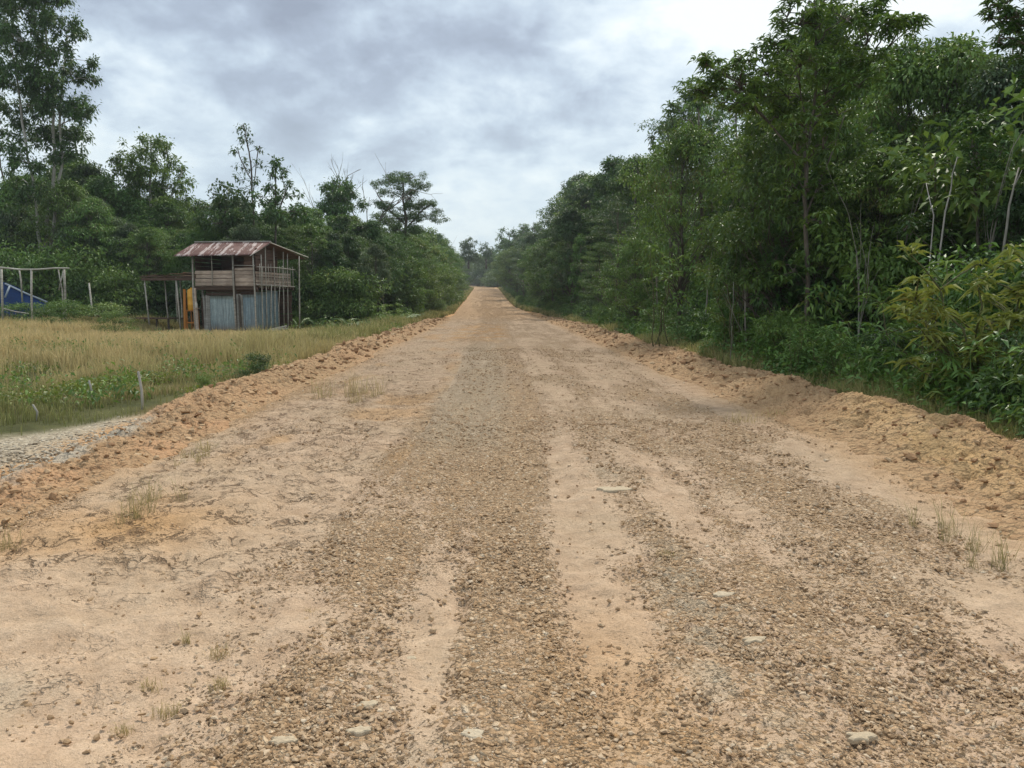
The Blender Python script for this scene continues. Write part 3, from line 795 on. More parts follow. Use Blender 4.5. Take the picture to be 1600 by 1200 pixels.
def verge_grass():
    """rank grass behind the banks and along the far verges"""
    rng = np.random.default_rng(23); n = 260000
    D = np.exp(rng.uniform(math.log(5.5), math.log(230), n)); sd = np.where(rng.uniform(0, 1, n) < 0.62, 1, -1)
    off = rng.gamma(1.6, 0.5, n)
    base = np.where(sd > 0, np.interp(D, [5, 60, 80], [4.85, 4.7, 3.7]), np.interp(D, [5, 50, 70], [4.9, 4.8, 3.7]))
    u = sd * (base + off)
    n2 = fbm(u * 0.8 + 50, D * 0.5, 4, 141)
    keep = (rng.uniform(0, 1, n) < np.clip((n2 - 0.30) * 3.4, 0.10, 1)) & ~((sd < 0) & (D < 24))
    D, sd, off, u, n2 = D[keep], sd[keep], off[keep], u[keep], n2[keep]
    X = u + rc(D)
    H = rng.uniform(0.12, 0.72, len(X)) * np.interp(D, [5, 12], [0.62, 1.0]) * np.interp(off, [0, 0.6], [0.75, 1.0]) * (0.5 + 0.9 * n2)
    W = np.clip(D * 0.0010, 0.007, 0.10)
    tan = np.clip(rng.beta(1.2, 3, len(X)) + (n2 < 0.42) * 0.2, 0, 1)
    me = blades('grass', X, D, gz(X, D), H, W * rng.uniform(0.6, 1.3, len(X)), rng.uniform(0, 1, len(X)), tan, rng, 0.45)
    tag(link('grass', me), kind='stuff')
verge_grass()

TUFTS = [(214, 800, 75, 62, 0.55, 'largest grass tuft on the left of the road, thin grey-green blades'),
         (12, 852, 48, 60, 0.5, 'sparse upright grass tuft at the left margin, below the orange rubble'),
         (1525, 852, 92, 66, 0.30, 'wispy green grass tuft on the right road edge below the earth bank'),
         (262, 1112, 56, 22, 0.75, 'darkest squat grass sprig low on the pale clay'),
         (232, 1072, 46, 16, 0.9, 'dry forked grass sprig on the clay, above the darkest sprig'),
         (345, 1072, 44, 20, 0.9, 'dry grass sprig to the right of the forked one on the clay'),
         (290, 1000, 16, 26, 0.6, 'small upright sprig of grass between two dry ones on the clay'),
         (340, 1017, 42, 12, 0.9, 'low sprawling dry stem beside the small upright sprig'),
         (482, 958, 18, 18, 0.8, 'tiny dry sprig at the edge of the left gravel track'),
         (190, 1140, 40, 14, 0.8, 'flattened sprig nearest the bottom left corner of the clay'),
         (545, 618, 100, 40, 0.85, 'faded weed patch lying along the left of the road ahead'),
         (300, 712, 70, 24, 0.8, 'faint grey weed patch beside the left rubble, above the largest tuft'),
         (1160, 658, 60, 26, 0.9, 'brown dry weed at the foot of the right bank, nearer one of two'),
         (1215, 650, 56, 22, 0.85, 'brown dry weed at the foot of the right bank, under the mound'),
         (1040, 870, 34, 14, 0.6, 'dark little weed in the middle of the right gravel'),
         (218, 712, 30, 16, 0.9, 'dark brown dead tussock between the grey stones and the road'),
         (75, 722, 14, 22, 0.6, 'thin weed standing on the grey stone patch'),
         (748, 1085, 4, 4, 0.9, '')]
def tufts():
    for i, (px, py, wpx, hpx, tan, label) in enumerate(TUFTS):
        if not label: continue
        rng = np.random.default_rng(300 + i)
        d = px_dir(px, py); tt = (0.03 - CAM_H) / d[2]; X0, D0 = d[0] * tt, d[1] * tt
        r = wpx / FPX * D0 / 2; h = hpx / FPX * D0 * 1.15
        n = int(np.clip(90 + wpx * 2, 40, 300)) if wpx > 60 else int(30 + wpx)
        dens = 1.0
        x = rng.normal(0, r * 0.45, n); y = rng.normal(0, r * 0.35 + (0.25 if wpx > 60 else 0), n)
        if wpx > 60: kx = rng.integers(0, 9, n); x = rng.normal(0, r * 0.5, 9)[kx] + rng.normal(0, r * 0.12, n); y = rng.normal(0, r * 0.45 + 0.15, 9)[kx] + rng.normal(0, r * 0.14, n)
        H = h * rng.uniform(0.15, 1.0, n) ** 1.6
        zz_ = road_z(X0 + x, D0 + y) - float(road_z(X0, D0))
        me = blades('grass_tuft', x, y, zz_, H, np.full(n, max(0.0022, D0 * 0.00055)) * rng.uniform(0.6, 1.3, n), rng.uniform(0, 0.7, n), np.clip(tan + 0.15 + rng.normal(0, 0.2, n), 0, 1), rng, 0.75 if hpx > 30 else 1.2)
        o = link('grass_tuft', me, None, (X0, D0, float(road_z(X0, D0))))
        tag(o, label, 'grass tuft', 'weeds and grass tufts on the road')
tufts()
# ------------------------------------------------------------------ vegetation builders
def nrm(v): return v / (np.linalg.norm(v, axis=-1, keepdims=True) + 1e-9)

def clump(B, rng, c, rad, n, L, droop=0.35, flat=0.5, tint=0.5, aspect=0.42, shell=0.4):
    """a cloud of leaves round c"""
    d = nrm(rng.normal(0, 1, (n, 3))); r = (shell + (1 - shell) * rng.uniform(0, 1, n) ** 0.6) if shell > 0 else np.abs(rng.normal(0, 0.62, n)) + 0.05
    lump = 1 + 0.28 * np.sin(d[:, 0] * 5 + rng.uniform(0, 6)) * np.sin(d[:, 1] * 4 + rng.uniform(0, 6))
    p = c + d * np.asarray(rad) * (r * lump)[:, None]
    ax = d * 0.8 + rng.normal(0, 0.55, (n, 3)); ax[:, 2] -= droop
    nm = np.array([0, 0, 1.0]) + rng.normal(0, flat, (n, 3)) + d * 0.3
    Ls = L * rng.uniform(0.6, 1.25, n)
    B.leaves(p, ax, nm, Ls, Ls * aspect, np.clip(tint + rng.normal(0, 0.16, n), 0, 1), 0.16, 0.18)

def rosettes(B, rng, c, k, m, L, droop=0.5, tint=0.5, aspect=0.24, up=0.35):
    """k whorls of m long leaves round the points c"""
    c = np.asarray(c).reshape(-1, 3)
    for p in c:
        a = np.arange(m) * 2.399 + rng.uniform(0, 6)
        e = rng.uniform(-0.25, 0.75, m) + up * 0.5
        tl = rng.normal(0, 0.22, 3)
        ax = np.stack([np.cos(a) * np.cos(e), np.sin(a) * np.cos(e), np.sin(e) - droop * 0.5], -1) + tl
        nm = np.tile([0, 0, 1.0], (m, 1)) + rng.normal(0, 0.2, (m, 3))
        Ls = L * rng.uniform(0.65, 1.15, m)
        B.leaves(p + rng.normal(0, L * 0.10, (m, 3)), ax, nm, Ls, Ls * aspect, np.clip(tint + rng.normal(0, 0.12, m), 0, 1), 0.12, droop * 0.55)

def limb(W, rng, a, b, r0, r1, sag=0.1, k=5, n=6):
    a, b = np.asarray(a, float), np.asarray(b, float)
    t = np.linspace(0, 1, n)[:, None]; d = np.linalg.norm(b - a)
    pts = a + (b - a) * t
    pts[:, 2] += (np.sin(t[:, 0] * PI) * sag * d)
    pts[1:-1] += rng.normal(0, 0.03 * d, (n - 2, 3))
    W.tube(pts, np.linspace(r0, r1, n), k)
    return pts

def finish(kind, W, B, wood, leaf, H, extra=None):
    return {'kind': kind, 'H': H, 'trunk': W.mesh('trunk', M[wood], True) if W.n else None,
            'crown': B.mesh('crown', M[leaf]) if B.n else None, 'extra': extra}

def forest_tree(seed, H=10, R=2.6, t0=0.3, top=0.9, n_cl=70, nl=150, L=0.2, flatc=0.6, leaf='leaf_mid', wood='bark', droop=0.35, aspect=0.42, style='clump', lean=0.05, tr=0.11):
    rng = np.random.default_rng(seed)
    W, B = Buf(), Buf()
    n = 9; t = np.linspace(0, 1, n)
    az0 = rng.uniform(0, 6.3)
    tx = np.cumsum(rng.normal(0, 0.10, n)) * H / 10 + lean * H * t * math.cos(az0); ty = np.cumsum(rng.normal(0, 0.10, n)) * H / 10 + lean * H * t * math.sin(az0)
    tx -= tx[0]; ty -= ty[0]
    trunk = np.stack([tx, ty, t * H * 0.93 - 0.25], -1)
    W.tube(trunk, tr * (1 - 0.85 * t) + 0.01, 7)
    lob = rng.uniform(0.55, 1.25, 7); ph = rng.uniform(0, 6.3)
    for i in range(n_cl):
        h = t0 + (1 - t0) * rng.uniform(0, 1) ** 0.85
        s = (h - t0) / (1 - t0)
        env = R * (math.sin(PI * min(1, (s * 0.92 + 0.10)) ** top) ** 0.7 + 0.12)
        az = rng.uniform(0, 2 * PI)
        env *= np.interp(az, np.linspace(0, 2 * PI, 8), np.append(lob, lob[0])) * rng.uniform(0.8, 1.15)
        r = env * math.sqrt(rng.uniform(0.12, 1))
        bx, by = np.interp(h, t, tx), np.interp(h, t, ty)
        c = np.array([bx + math.cos(az) * r, by + math.sin(az) * r, h * H])
        ha = max(0.12, h - 0.10 - 0.25 * r / H * 2)
        a = np.array([np.interp(ha, t, tx), np.interp(ha, t, ty), ha * H * 0.93 - 0.2])
        if i % 2 == 0 or r > env * 0.7: limb(W, rng, a, c, 0.032 * H / 10 * (1.3 - s), 0.008, 0.08, 4, 5)
        cr = R * rng.uniform(0.15, 0.29)
        tint = 0.45 + 0.17 * rng.normal(0, 1)
        if style == 'clump':
            clump(B, rng, c, (cr, cr, cr * flatc), nl, L, droop, 0.4, tint, aspect, 0.55)
        else:
            k = max(3, nl // 11)
            pts = c + nrm(rng.normal(0, 1, (k, 3))) * np.array([cr, cr, cr * flatc]) * rng.uniform(0.5, 1.05, (k, 1))
            for q in pts[::2]: W.tube(np.array([c - [0, 0, cr * 0.4], (c + q) / 2, q]), [0.012, 0.008, 0.005], 3, cap=False)
            rosettes(B, rng, pts, k, 11, L, droop, tint, aspect)
    return finish('tree', W, B, wood, leaf, H)

def bush(seed, H=2.4, R=1.4, n_cl=26, nl=130, L=0.13, leaf='leaf_mid', flatc=0.6, droop=0.3, aspect=0.42, stems=6):
    rng = np.random.default_rng(seed); W, B = Buf(), Buf()
    for i in range(n_cl):
        az = rng.uniform(0, 2 * PI); h = rng.uniform(0.12, 1) ** 0.8
        r = R * math.sqrt(rng.uniform(0.05, 1)) * (1 - 0.55 * h ** 2) * rng.uniform(0.8, 1.2)
        c = np.array([math.cos(az) * r, math.sin(az) * r, h * H * rng.uniform(0.85, 1.05)])
        if i < stems * 2: limb(W, rng, (rng.normal(0, 0.1), rng.normal(0, 0.1), -0.1), c, 0.022, 0.006, 0.12, 4, 5)
        cr = R * rng.uniform(0.24, 0.40)
        clump(B, rng, c, (cr, cr, cr * flatc), nl, L, droop, 0.55, 0.45 + rng.normal(0, 0.13), aspect)
    return finish('bush', W, B, 'stem_green', leaf, H)

def whorl_sapling(seed, H=3.2, stems=4, L=0.30, leaf='leaf_fresh', spread=0.8, aspect=0.22, nros=5, droop=0.5, mros=12):
    rng = np.random.default_rng(seed); W, B = Buf(), Buf()
    for i in range(stems):
        az = rng.uniform(0, 6.3); hh = H * rng.uniform(0.65, 1.0); sp = spread * rng.uniform(0.2, 1)
        tip = np.array([math.cos(az) * sp, math.sin(az) * sp, hh])
        pts = limb(W, rng, (rng.normal(0, 0.06), rng.normal(0, 0.06), -0.1), tip, 0.022, 0.008, 0.05, 5, 7)
        rosettes(B, rng, [tip], 1, mros + 2, L, droop, 0.62, aspect)
        for j in range(nros):
            q = pts[rng.integers(2, 7)] + [0, 0, 0]
            a2 = rng.uniform(0, 6.3); l2 = rng.uniform(0.25, 0.6) * spread
            e = q + [math.cos(a2) * l2, math.sin(a2) * l2, l2 * rng.uniform(0.2, 0.8)]
            W.tube(np.array([q, (q + e) / 2 + [0, 0, 0.02], e]), [0.012, 0.009, 0.006], 4, cap=False)
            rosettes(B, rng, [e], 1, mros, L * 0.9, droop, 0.5, aspect)
    return finish('sapling', W, B, 'stem_green', leaf, H)

def dead_tree(seed, H=10, r0=0.13, wood='bark_dead', depth=4, spread=0.45):
    rng = np.random.default_rng(seed); W, B = Buf(), Buf()
    def grow(p, d, l, r, k):
        n = 5; pts = [p]
        for i in range(n):
            d = nrm(d + rng.normal(0, 0.07, 3) + [0, 0, 0.03]); pts.append(pts[-1] + d * l / n)
        W.tube(np.array(pts), np.linspace(r, r * 0.55, n + 1), 5 if k > 1 else 4, cap=False)
        if k == 0: return
        for j in range(3 if k > 1 else 2):
            q = pts[rng.integers(2, n + 1)]
            dd = nrm(d + rng.normal(0, spread, 3) + [0, 0, 0.15])
            grow(q, dd, l * rng.uniform(0.45, 0.72), r * 0.5, k - 1)
    grow(np.array([0, 0, -0.2]), np.array([0.02, 0, 1.0]), H * 0.5, r0, depth)
    top = max(v[:, 2].max() for v in W.V)
    return finish('dead', W, B, wood, 'leaf_mid', top)

PROTO = {}
def proto(name, fn, *a, **k): PROTO[name] = fn(*a, **k)
proto('broad0', forest_tree, 1, H=10, R=2.9, n_cl=105, nl=150, L=0.21, leaf='leaf_mid')
proto('broad1', forest_tree, 2, H=10, R=2.5, n_cl=95, nl=150, L=0.23, leaf='leaf_deep', top=0.8)
proto('broad2', forest_tree, 3, H=10, R=3.2, n_cl=110, nl=140, L=0.19, leaf='leaf_mid', flatc=0.42, t0=0.35)
proto('broad3', forest_tree, 4, H=10, R=2.4, n_cl=90, nl=150, L=0.20, leaf='leaf_grey', t0=0.4)
proto('tier0', forest_tree, 5, H=10, R=3.2, n_cl=60, nl=190, L=0.13, leaf='leaf_mid', flatc=0.20, t0=0.3, droop=0.1)
proto('tier1', forest_tree, 6, H=10, R=2.7, n_cl=50, nl=190, L=0.13, leaf='leaf_deep', flatc=0.22, t0=0.25, droop=0.1)
proto('lance0', forest_tree, 7, H=8, R=2.2, n_cl=60, nl=120, L=0.30, leaf='leaf_deep', style='ros', droop=0.7, aspect=0.24, flatc=0.7)
proto('lance1', forest_tree, 8, H=8, R=2.4, n_cl=60, nl=120, L=0.27, leaf='leaf_mid', style='ros', droop=0.6, aspect=0.26, flatc=0.6, t0=0.2)
proto('slim0', forest_tree, 9, H=11, R=1.5, n_cl=46, nl=120, L=0.20, leaf='leaf_grey', t0=0.45, wood='bark_pale')
proto('slim1', forest_tree, 10, H=7, R=1.3, n_cl=40, nl=110, L=0.20, leaf='leaf_mid', t0=0.15)
proto('young0', forest_tree, 11, H=5, R=1.6, n_cl=50, nl=110, L=0.17, leaf='leaf_fresh', t0=0.1, flatc=0.35, tr=0.05)
proto('young1', forest_tree, 12, H=5, R=1.5, n_cl=50, nl=120, L=0.16, leaf='leaf_mid', t0=0.08, tr=0.05)
proto('young2', forest_tree, 13, H=5, R=1.4, n_cl=44, nl=110, L=0.20, leaf='leaf_deep', t0=0.05, style='ros', aspect=0.27, droop=0.5, tr=0.05)
proto('bush0', bush, 14, leaf='leaf_mid')
proto('bush1', bush, 15, leaf='leaf_fresh', L=0.11, flatc=0.4)
proto('bush2', bush, 16, leaf='leaf_deep', L=0.15)
proto('bush3', bush, 17, leaf='leaf_mid', H=1.8, R=1.3, L=0.09, nl=170, flatc=0.45)
proto('bush4', bush, 18, leaf='leaf_grey', H=2.2, R=1.2, L=0.16, aspect=0.3, droop=0.5)
proto('bush5', bush, 30, leaf='leaf_fresh', H=2.6, R=1.5, L=0.15, nl=120, n_cl=32)
proto('young3', forest_tree, 31, H=5, R=1.7, n_cl=60, nl=110, L=0.15, leaf='leaf_fresh', t0=0.04, flatc=0.5, tr=0.05)
proto('whorl0', whorl_sapling, 19)
proto('whorl1', whorl_sapling, 20, leaf='leaf_mid', stems=5, L=0.24, H=2.8)
proto('whorl2', whorl_sapling, 21, leaf='leaf_deep', stems=5, L=0.22, H=2.4, spread=0.9)
proto('whorl3', whorl_sapling, 26, leaf='leaf_lime', stems=8, L=0.27, H=2.3, spread=1.0, nros=8, droop=0.6, aspect=0.2, mros=17)
proto('dead0', dead_tree, 22)
proto('dead1', dead_tree, 23, H=6, r0=0.035, wood='bark_stem', depth=2, spread=0.25)
proto('dead2', dead_tree, 24, H=10, r0=0.07, depth=3, spread=0.3)

_used = {}
def place(pname, X, D, H, label, cat, group=None, rot=None, name=None, zoff=0.0, wide=1.0, rng=None):
    """stand a copy of a built plant on the ground"""
    p = PROTO[pname]
    s = H / p['H']
    if rot is None: rot = rng.uniform(0, 6.28) if rng is not None else (X * 7.1 + D * 3.3) % 6.28
    if pname[:5] == 'young' or pname == 'slim1': name = name or 'young_tree'
    nm = name or {'tree': 'tree', 'bush': 'shrub', 'sapling': 'sapling', 'dead': 'bare_tree'}[p['kind']]
    e = empty(nm, (X, D, float(gz(X, D)) + zoff), rot, (s * wide, s * wide, s))
    tag(e, label, cat, group)
    for part in ('trunk', 'crown'):
        if p[part] is not None:
            link(part if p['kind'] != 'bush' else {'trunk': 'stem', 'crown': 'foliage'}[part], p[part], e)
    return e

def topH(py, D, X=0.0):
    """height above ground of a thing at distance D whose top shows at photo row py"""
    return float(P(800, py, D)[2] - gz(X, D))
def Xat(px, D, py=466): return float(P(px, py, D)[0])

# ------------------------------------------------------------------ single trees one can point to
def hero(name, px0, D, stems, lobes, label, cat='tree', leaf='leaf_deep', wood='bark', L=0.25, dens=42.0, style='clump', aspect=0.4,
         droop=0.35, depth=0.8, sub=0.5, seed=50, lobe_flat=0.8, tr=(0.16, 0.03), extra_leaf=None, group=None, shoots=1.0, full=1.0, shell=0.0):
    """a tree laid out limb by limb: stems and leaf masses given as seen from the road, each with its own depth"""
    rng = np.random.default_rng(seed)
    X0 = Xat(px0, D); z0 = float(gz(X0, D)); org = np.array([X0, D, z0])
    W, B = Buf(), Buf(); spts = []
    for si, st in enumerate(stems):
        pts = []
        off = rng.uniform(-0.25, 0.25)
        for (px, py) in st[:-1] if isinstance(st[-1], float) else st:
            pts.append((px, py))
        rr = st[-1] if isinstance(st[-1], float) else tr[0]
        q = np.array([P(px, py, D + off * (0.3 + 0.7 * i / max(1, len(pts) - 1)) * 3) for i, (px, py) in enumerate(pts)]) - org
        if q[0, 2] < 1.2: q[0, 2] = min(q[0, 2], -0.15)
        # resample smoothly
        tt = np.linspace(0, len(q) - 1, (len(q) - 1) * 4 + 1); qq = np.stack([np.interp(tt, np.arange(len(q)), q[:, k]) for k in range(3)], -1)
        for _ in range(2): qq[1:-1] = (qq[:-2] + 2 * qq[1:-1] + qq[2:]) / 4
        qq[1:-1] += rng.normal(0, rr * 0.25, (len(qq) - 2, 3))
        W.tube(qq, np.linspace(rr, tr[1], len(qq)), 8)
        spts.append(qq)
    S = np.vstack(spts)
    for lb in lobes:
        px, py, rx, ry = lb[:4]
        rX, rZ = rx / FPX * D, ry / FPX * D
        dp = rng.uniform(-1, 1) * depth * (lb[4] if len(lb) > 4 else 1.0)
        c0 = P(px, py, D + dp) - org
        # limb from the nearest lower stem point
        below = S[S[:, 2] < c0[2] - 0.1]
        if len(below):
            a = below[np.argmin(np.linalg.norm(below - c0, axis=1) + 0.15 * np.abs(c0[2] - below[:, 2]))]
            lp = limb(W, rng, a, c0, max(0.012, 0.022 * np.linalg.norm(c0 - a) ** 0.5), 0.008, 0.06, 5, 6)
        vol = rX * rZ
        cr = sub * min(rX, rZ) + 0.10
        nc = int(np.clip(full * rX * max(rX * 0.8, 0.3) * rZ / (cr ** 3 * 0.9), 3, 60))
        for _ in range(nc):
            d = nrm(rng.normal(0, 1, 3)) * rng.uniform(0.2, 1) ** 0.5
            c = c0 + d * [rX * 0.95, min(rX, 1.8) * 0.9, rZ * 1.0 + 0.10]
            if rng.uniform() < 0.8 * shoots: limb(W, rng, c0 - [0, 0, rZ * 0.3], c, 0.014, 0.006, 0.05, 4, 4)
            tint = 0.45 + rng.normal(0, 0.12)
            m = int(dens * (cr / L) ** 2)
            q_ = rng.uniform(0.6, 1.35)
            if style == 'clump': clump(B, rng, c, (cr * q_, cr * q_, cr * q_ * lobe_flat), int(m * q_ * q_), L, droop, 0.5, tint, aspect, shell)
            else:
                k = max(3, m // 11)
                pts = c + nrm(rng.normal(0, 1, (k, 3))) * cr * np.array([1, 1, lobe_flat]) * rng.uniform(0.4, 1.05, (k, 1))
                for qp in pts[::2]: W.tube(np.array([c, (c + qp) / 2, qp]), [0.010, 0.007, 0.004], 3, cap=False)
                rosettes(B, rng, pts, k, 11, L, droop, tint, aspect)
    e = empty(name, tuple(org)); tag(e, label, cat, group)
    link('trunk', W.mesh('trunk', M[wood], True), e)
    if B.n: link('crown', B.mesh('crown', M[leaf]), e)
    return e

# the tall pale-stemmed tree at the left edge of the clearing
hero('tall_tree', 72, 45, [[(70, 470), (66, 400), (76, 330), (86, 280), (84, 200), (80, 120), (70, 40), (62, -20), 0.13],
                           [(76, 470), (78, 400), (90, 290), (98, 250), (92, 180), (100, 110), (106, 55), 0.10],
                           [(64, 470), (62, 400), (58, 320), (40, 220), (24, 110), (12, 40), 0.10]],
     [(36, 8, 46, 22), (60, -25, 50, 25), (8, 30, 24, 20), (100, 42, 32, 16), (122, 48, 14, 7), (40, 62, 40, 20), (84, 82, 34, 18), (12, 88, 22, 22),
      (30, 118, 34, 20), (70, 122, 36, 18), (110, 112, 30, 14), (142, 96, 14, 12), (146, 124, 9, 14), (48, 160, 34, 22), (92, 162, 36, 18), (124, 168, 24, 14), (18, 165, 16, 24),
      (30, 205, 26, 18), (74, 212, 34, 18), (116, 212, 26, 14), (134, 186, 12, 12), (40, 246, 28, 20), (92, 240, 22, 14), (26, 280, 18, 16), (48, 300, 20, 20), (2, 130, 10, 16), (66, 262, 18, 14), (30, 325, 16, 14), (122, 238, 14, 8)],
     'tallest tree on the left, pale crooked stems, ragged crown leaving the picture top', leaf='leaf_deep', wood='bark_pale', L=0.22, dens=27, depth=1.6, sub=0.42, full=1.2, lobe_flat=1.0, seed=51, tr=(0.2, 0.04))
# thin stem at the very left edge
hero('tree', 8, 50, [[(10, 470), (10, 330), (4, 270), (-4, 230), 0.10], [(14, 470), (14, 340), (20, 300), 0.05]], [(-10, 225, 16, 14), (-6, 150, 14, 30), (0, 170, 10, 14), (6, 330, 12, 18)],
     'thin tree half cut off by the left edge of the picture, beside the tallest tree', leaf='leaf_deep', L=0.22, dens=22, seed=52)
# airy pale green tree behind the shelter
hero('tree', 235, 50, [[(240, 470), (238, 360), (234, 290), (236, 215), 0.16], [(240, 400), (210, 320), (190, 260), 0.07], [(238, 380), (270, 300), (285, 268), 0.07]],
     [(236, 222, 20, 14), (208, 236, 24, 14), (186, 250, 16, 10), (262, 236, 22, 14), (276, 262, 20, 12), (294, 286, 9, 8), (230, 258, 34, 18), (196, 278, 26, 16), (262, 290, 30, 16),
      (226, 300, 36, 20), (190, 315, 26, 18), (260, 322, 30, 18), (222, 342, 38, 20), (286, 310, 14, 10)],
     'airy light green tree rising above the open shelter, left of the hut', leaf='leaf_fresh', wood='bark_pale', L=0.24, dens=24, depth=1.6, sub=0.42, seed=53)
# vine-clad slender pole tree
hero('slender_tree', 390, 46, [[(396, 440), (396, 330), (392, 260), (388, 230), (380, 195), 0.07], [(396, 300), (402, 240), (406, 228), 0.03], [(392, 280), (376, 250), (372, 235), 0.03]],
     [(380, 194, 9, 7), (386, 206, 10, 8), (377, 220, 8, 7), (392, 224, 9, 7), (371, 238, 7, 7), (384, 246, 9, 7), (401, 234, 7, 6), (376, 262, 9, 8), (390, 268, 10, 7), (404, 254, 5, 6), (372, 280, 9, 8), (384, 290, 12, 9), (398, 286, 8, 6)],
     'slender leafy pole of a tree standing highest above the hut', leaf='leaf_deep', L=0.20, dens=15, depth=0.4, sub=0.5, seed=54)
hero('tree', 432, 44, [[(434, 450), (430, 350), (430, 262), 0.08], [(432, 340), (446, 300), 0.04]],
     [(430, 258, 13, 8), (422, 272, 10, 7), (440, 270, 10, 7), (424, 290, 14, 9), (446, 292, 16, 9), (412, 305, 18, 10), (440, 315, 26, 14), (460, 305, 12, 8), (420, 335, 30, 14), (455, 335, 24, 14), (476, 330, 14, 9)],
     'small tree with a narrow leafy top just right of the slender pole tree', leaf='leaf_deep', L=0.24, dens=26, depth=1.0, sub=0.5, seed=55)
hero('tree', 352, 44, [[(356, 450), (354, 350), (350, 296), 0.08]],
     [(350, 292, 12, 7), (338, 302, 16, 8), (362, 300, 16, 8), (330, 320, 22, 12), (356, 322, 26, 12), (384, 318, 18, 12), (340, 345, 34, 14), (375, 345, 26, 14)],
     'tree with tufted top left of the slender pole tree, behind the hut roof', leaf='leaf_deep', L=0.26, dens=26, depth=1.0, sub=0.5, seed=56)
hero('tree', 532, 58, [[(534, 450), (532, 350), (530, 290), 0.12]],
     [(532, 286, 18, 9), (514, 296, 16, 9), (552, 298, 17, 9), (528, 306, 30, 12), (512, 322, 18, 10), (552, 320, 20, 12), (530, 335, 32, 14)],
     'rounded dark tree crown between the hut and the bare tree', leaf='leaf_deep', L=0.24, dens=34, depth=1.5, sub=0.5, seed=57)
# flat-topped, layered tree
hero('umbrella_tree', 632, 62, [[(632, 470), (632, 400), (634, 350), (630, 310), (628, 280), 0.20], [(633, 360), (662, 325), (678, 318), 0.07], [(633, 350), (604, 325), (590, 305), 0.07], [(632, 320), (650, 296), (662, 288), 0.05]],
     [(616, 276, 22, 4), (642, 277, 24, 5), (664, 288, 14, 4), (596, 287, 18, 5), (584, 292, 9, 4), (628, 286, 30, 5), (652, 294, 16, 4), (612, 300, 26, 5), (642, 305, 22, 5),
      (668, 316, 20, 5), (686, 326, 12, 4), (694, 339, 9, 5), (640, 322, 34, 6), (600, 322, 24, 6), (612, 340, 34, 7), (656, 338, 26, 6), (678, 342, 14, 5), (628, 358, 34, 8), (594, 350, 20, 7), (586, 318, 14, 4)],
     'flat-topped tree with layered spreading crown, the highest beside the road on the left', leaf='leaf_deep', L=0.13, dens=21, depth=1.8, sub=0.8, lobe_flat=0.5, full=1.0, shell=0.2, droop=0.1, seed=58, tr=(0.2, 0.04))
e = place('dead0', Xat(566, 64), 64, topH(240, 64, -12), 'bare leafless tree standing between the round crown and the flat-topped tree', 'bare tree', rot=1.1)
e = place('dead2', Xat(506, 60), 60, topH(260, 60, -14), 'thin dead stem poking above the trees left of the round crown', 'bare tree', rot=2.1)
# nearest big tree on the right: drooping lance-shaped leaves
hero('tall_tree', 1262, 15.5, [[(1266, 560), (1262, 440), (1258, 330), (1260, 240), (1270, 190), (1276, 120), (1274, 20), (1270, -50), 0.055],
                           [(1262, 300), (1256, 240), (1262, 200), (1250, 140), (1236, 60), 0.028],
                           [(1260, 260), (1200, 190), (1160, 140), 0.025], [(1268, 200), (1320, 130), (1365, 50), (1380, 15), 0.028], [(1300, 150), (1370, 90), (1425, 40), 0.02],
                           [(1262, 330), (1300, 240), (1320, 180), 0.022]],
     [(1250, 32, 34, 22), (1290, -6, 34, 18), (1230, 22, 22, 14), (1322, 24, 30, 18), (1356, 20, 24, 10), (1378, 4, 14, 10), (1386, 46, 26, 8), (1412, 36, 20, 6), (1346, 58, 34, 16),
      (1286, 54, 34, 18), (1188, 78, 24, 14), (1216, 70, 26, 16), (1150, 98, 20, 10), (1122, 106, 18, 10), (1104, 100, 14, 9), (1112, 132, 24, 9), (1096, 140, 14, 8), (1160, 128, 30, 12),
      (1200, 112, 34, 16), (1250, 98, 38, 18), (1306, 92, 38, 18), (1356, 96, 30, 14), (1180, 150, 36, 12), (1150, 160, 24, 9), (1232, 146, 36, 16), (1290, 140, 36, 18), (1340, 130, 30, 16),
      (1256, 190, 22, 18), (1216, 180, 24, 12), (1310, 176, 26, 14), (1246, 230, 18, 20), (1286, 226, 18, 20), (1240, 280, 18, 22), (1280, 280, 20, 22), (1250, 330, 22, 22), (1282, 340, 18, 20), (1262, 385, 24, 20), (1240, 420, 18, 18)],
     'nearest tall tree on the right with drooping lance-shaped leaves and top beyond the picture', leaf='leaf_mid', wood='bark', L=0.20, dens=26, style='ros', aspect=0.27, droop=0.65, depth=1.1, sub=0.62, full=3.0, seed=59, tr=(0.055, 0.01))
for (px, D, top, pr, lb) in ((1165, 19, 175, 'lance1', 'green tree with drooping leaves under the left arm of the nearest tall tree'), (1215, 17.5, 150, 'broad0', 'leafy green tree pressed against the left of the nearest tall trunk'),
        (1320, 18.5, 118, 'lance1', 'green tree with drooping leaves against the right of the nearest tall trunk'), (1405, 20, 78, 'broad2', 'tall spreading tree whose top shows right of the nearest tall crown'),
        (1480, 19, 70, 'broad0', 'tall green tree making the highest skyline between the two near crowns'), (1545, 17, 96, 'broad3', 'grey-green tree beneath the leaves of the top right corner'),
        (1060, 27, 205, 'broad2', 'tree with flattened leaf masses highest left of the nearest tall tree'), (1270, 17.0, 250, 'lance0', 'dark vine-hung tree directly behind the nearest tall trunk')):
    place(pr, Xat(px, D), D, topH(top, D, Xat(px, D)), lb, 'tree', 'trees of the near forest on the right', rot=px * 0.7, wide=0.9)
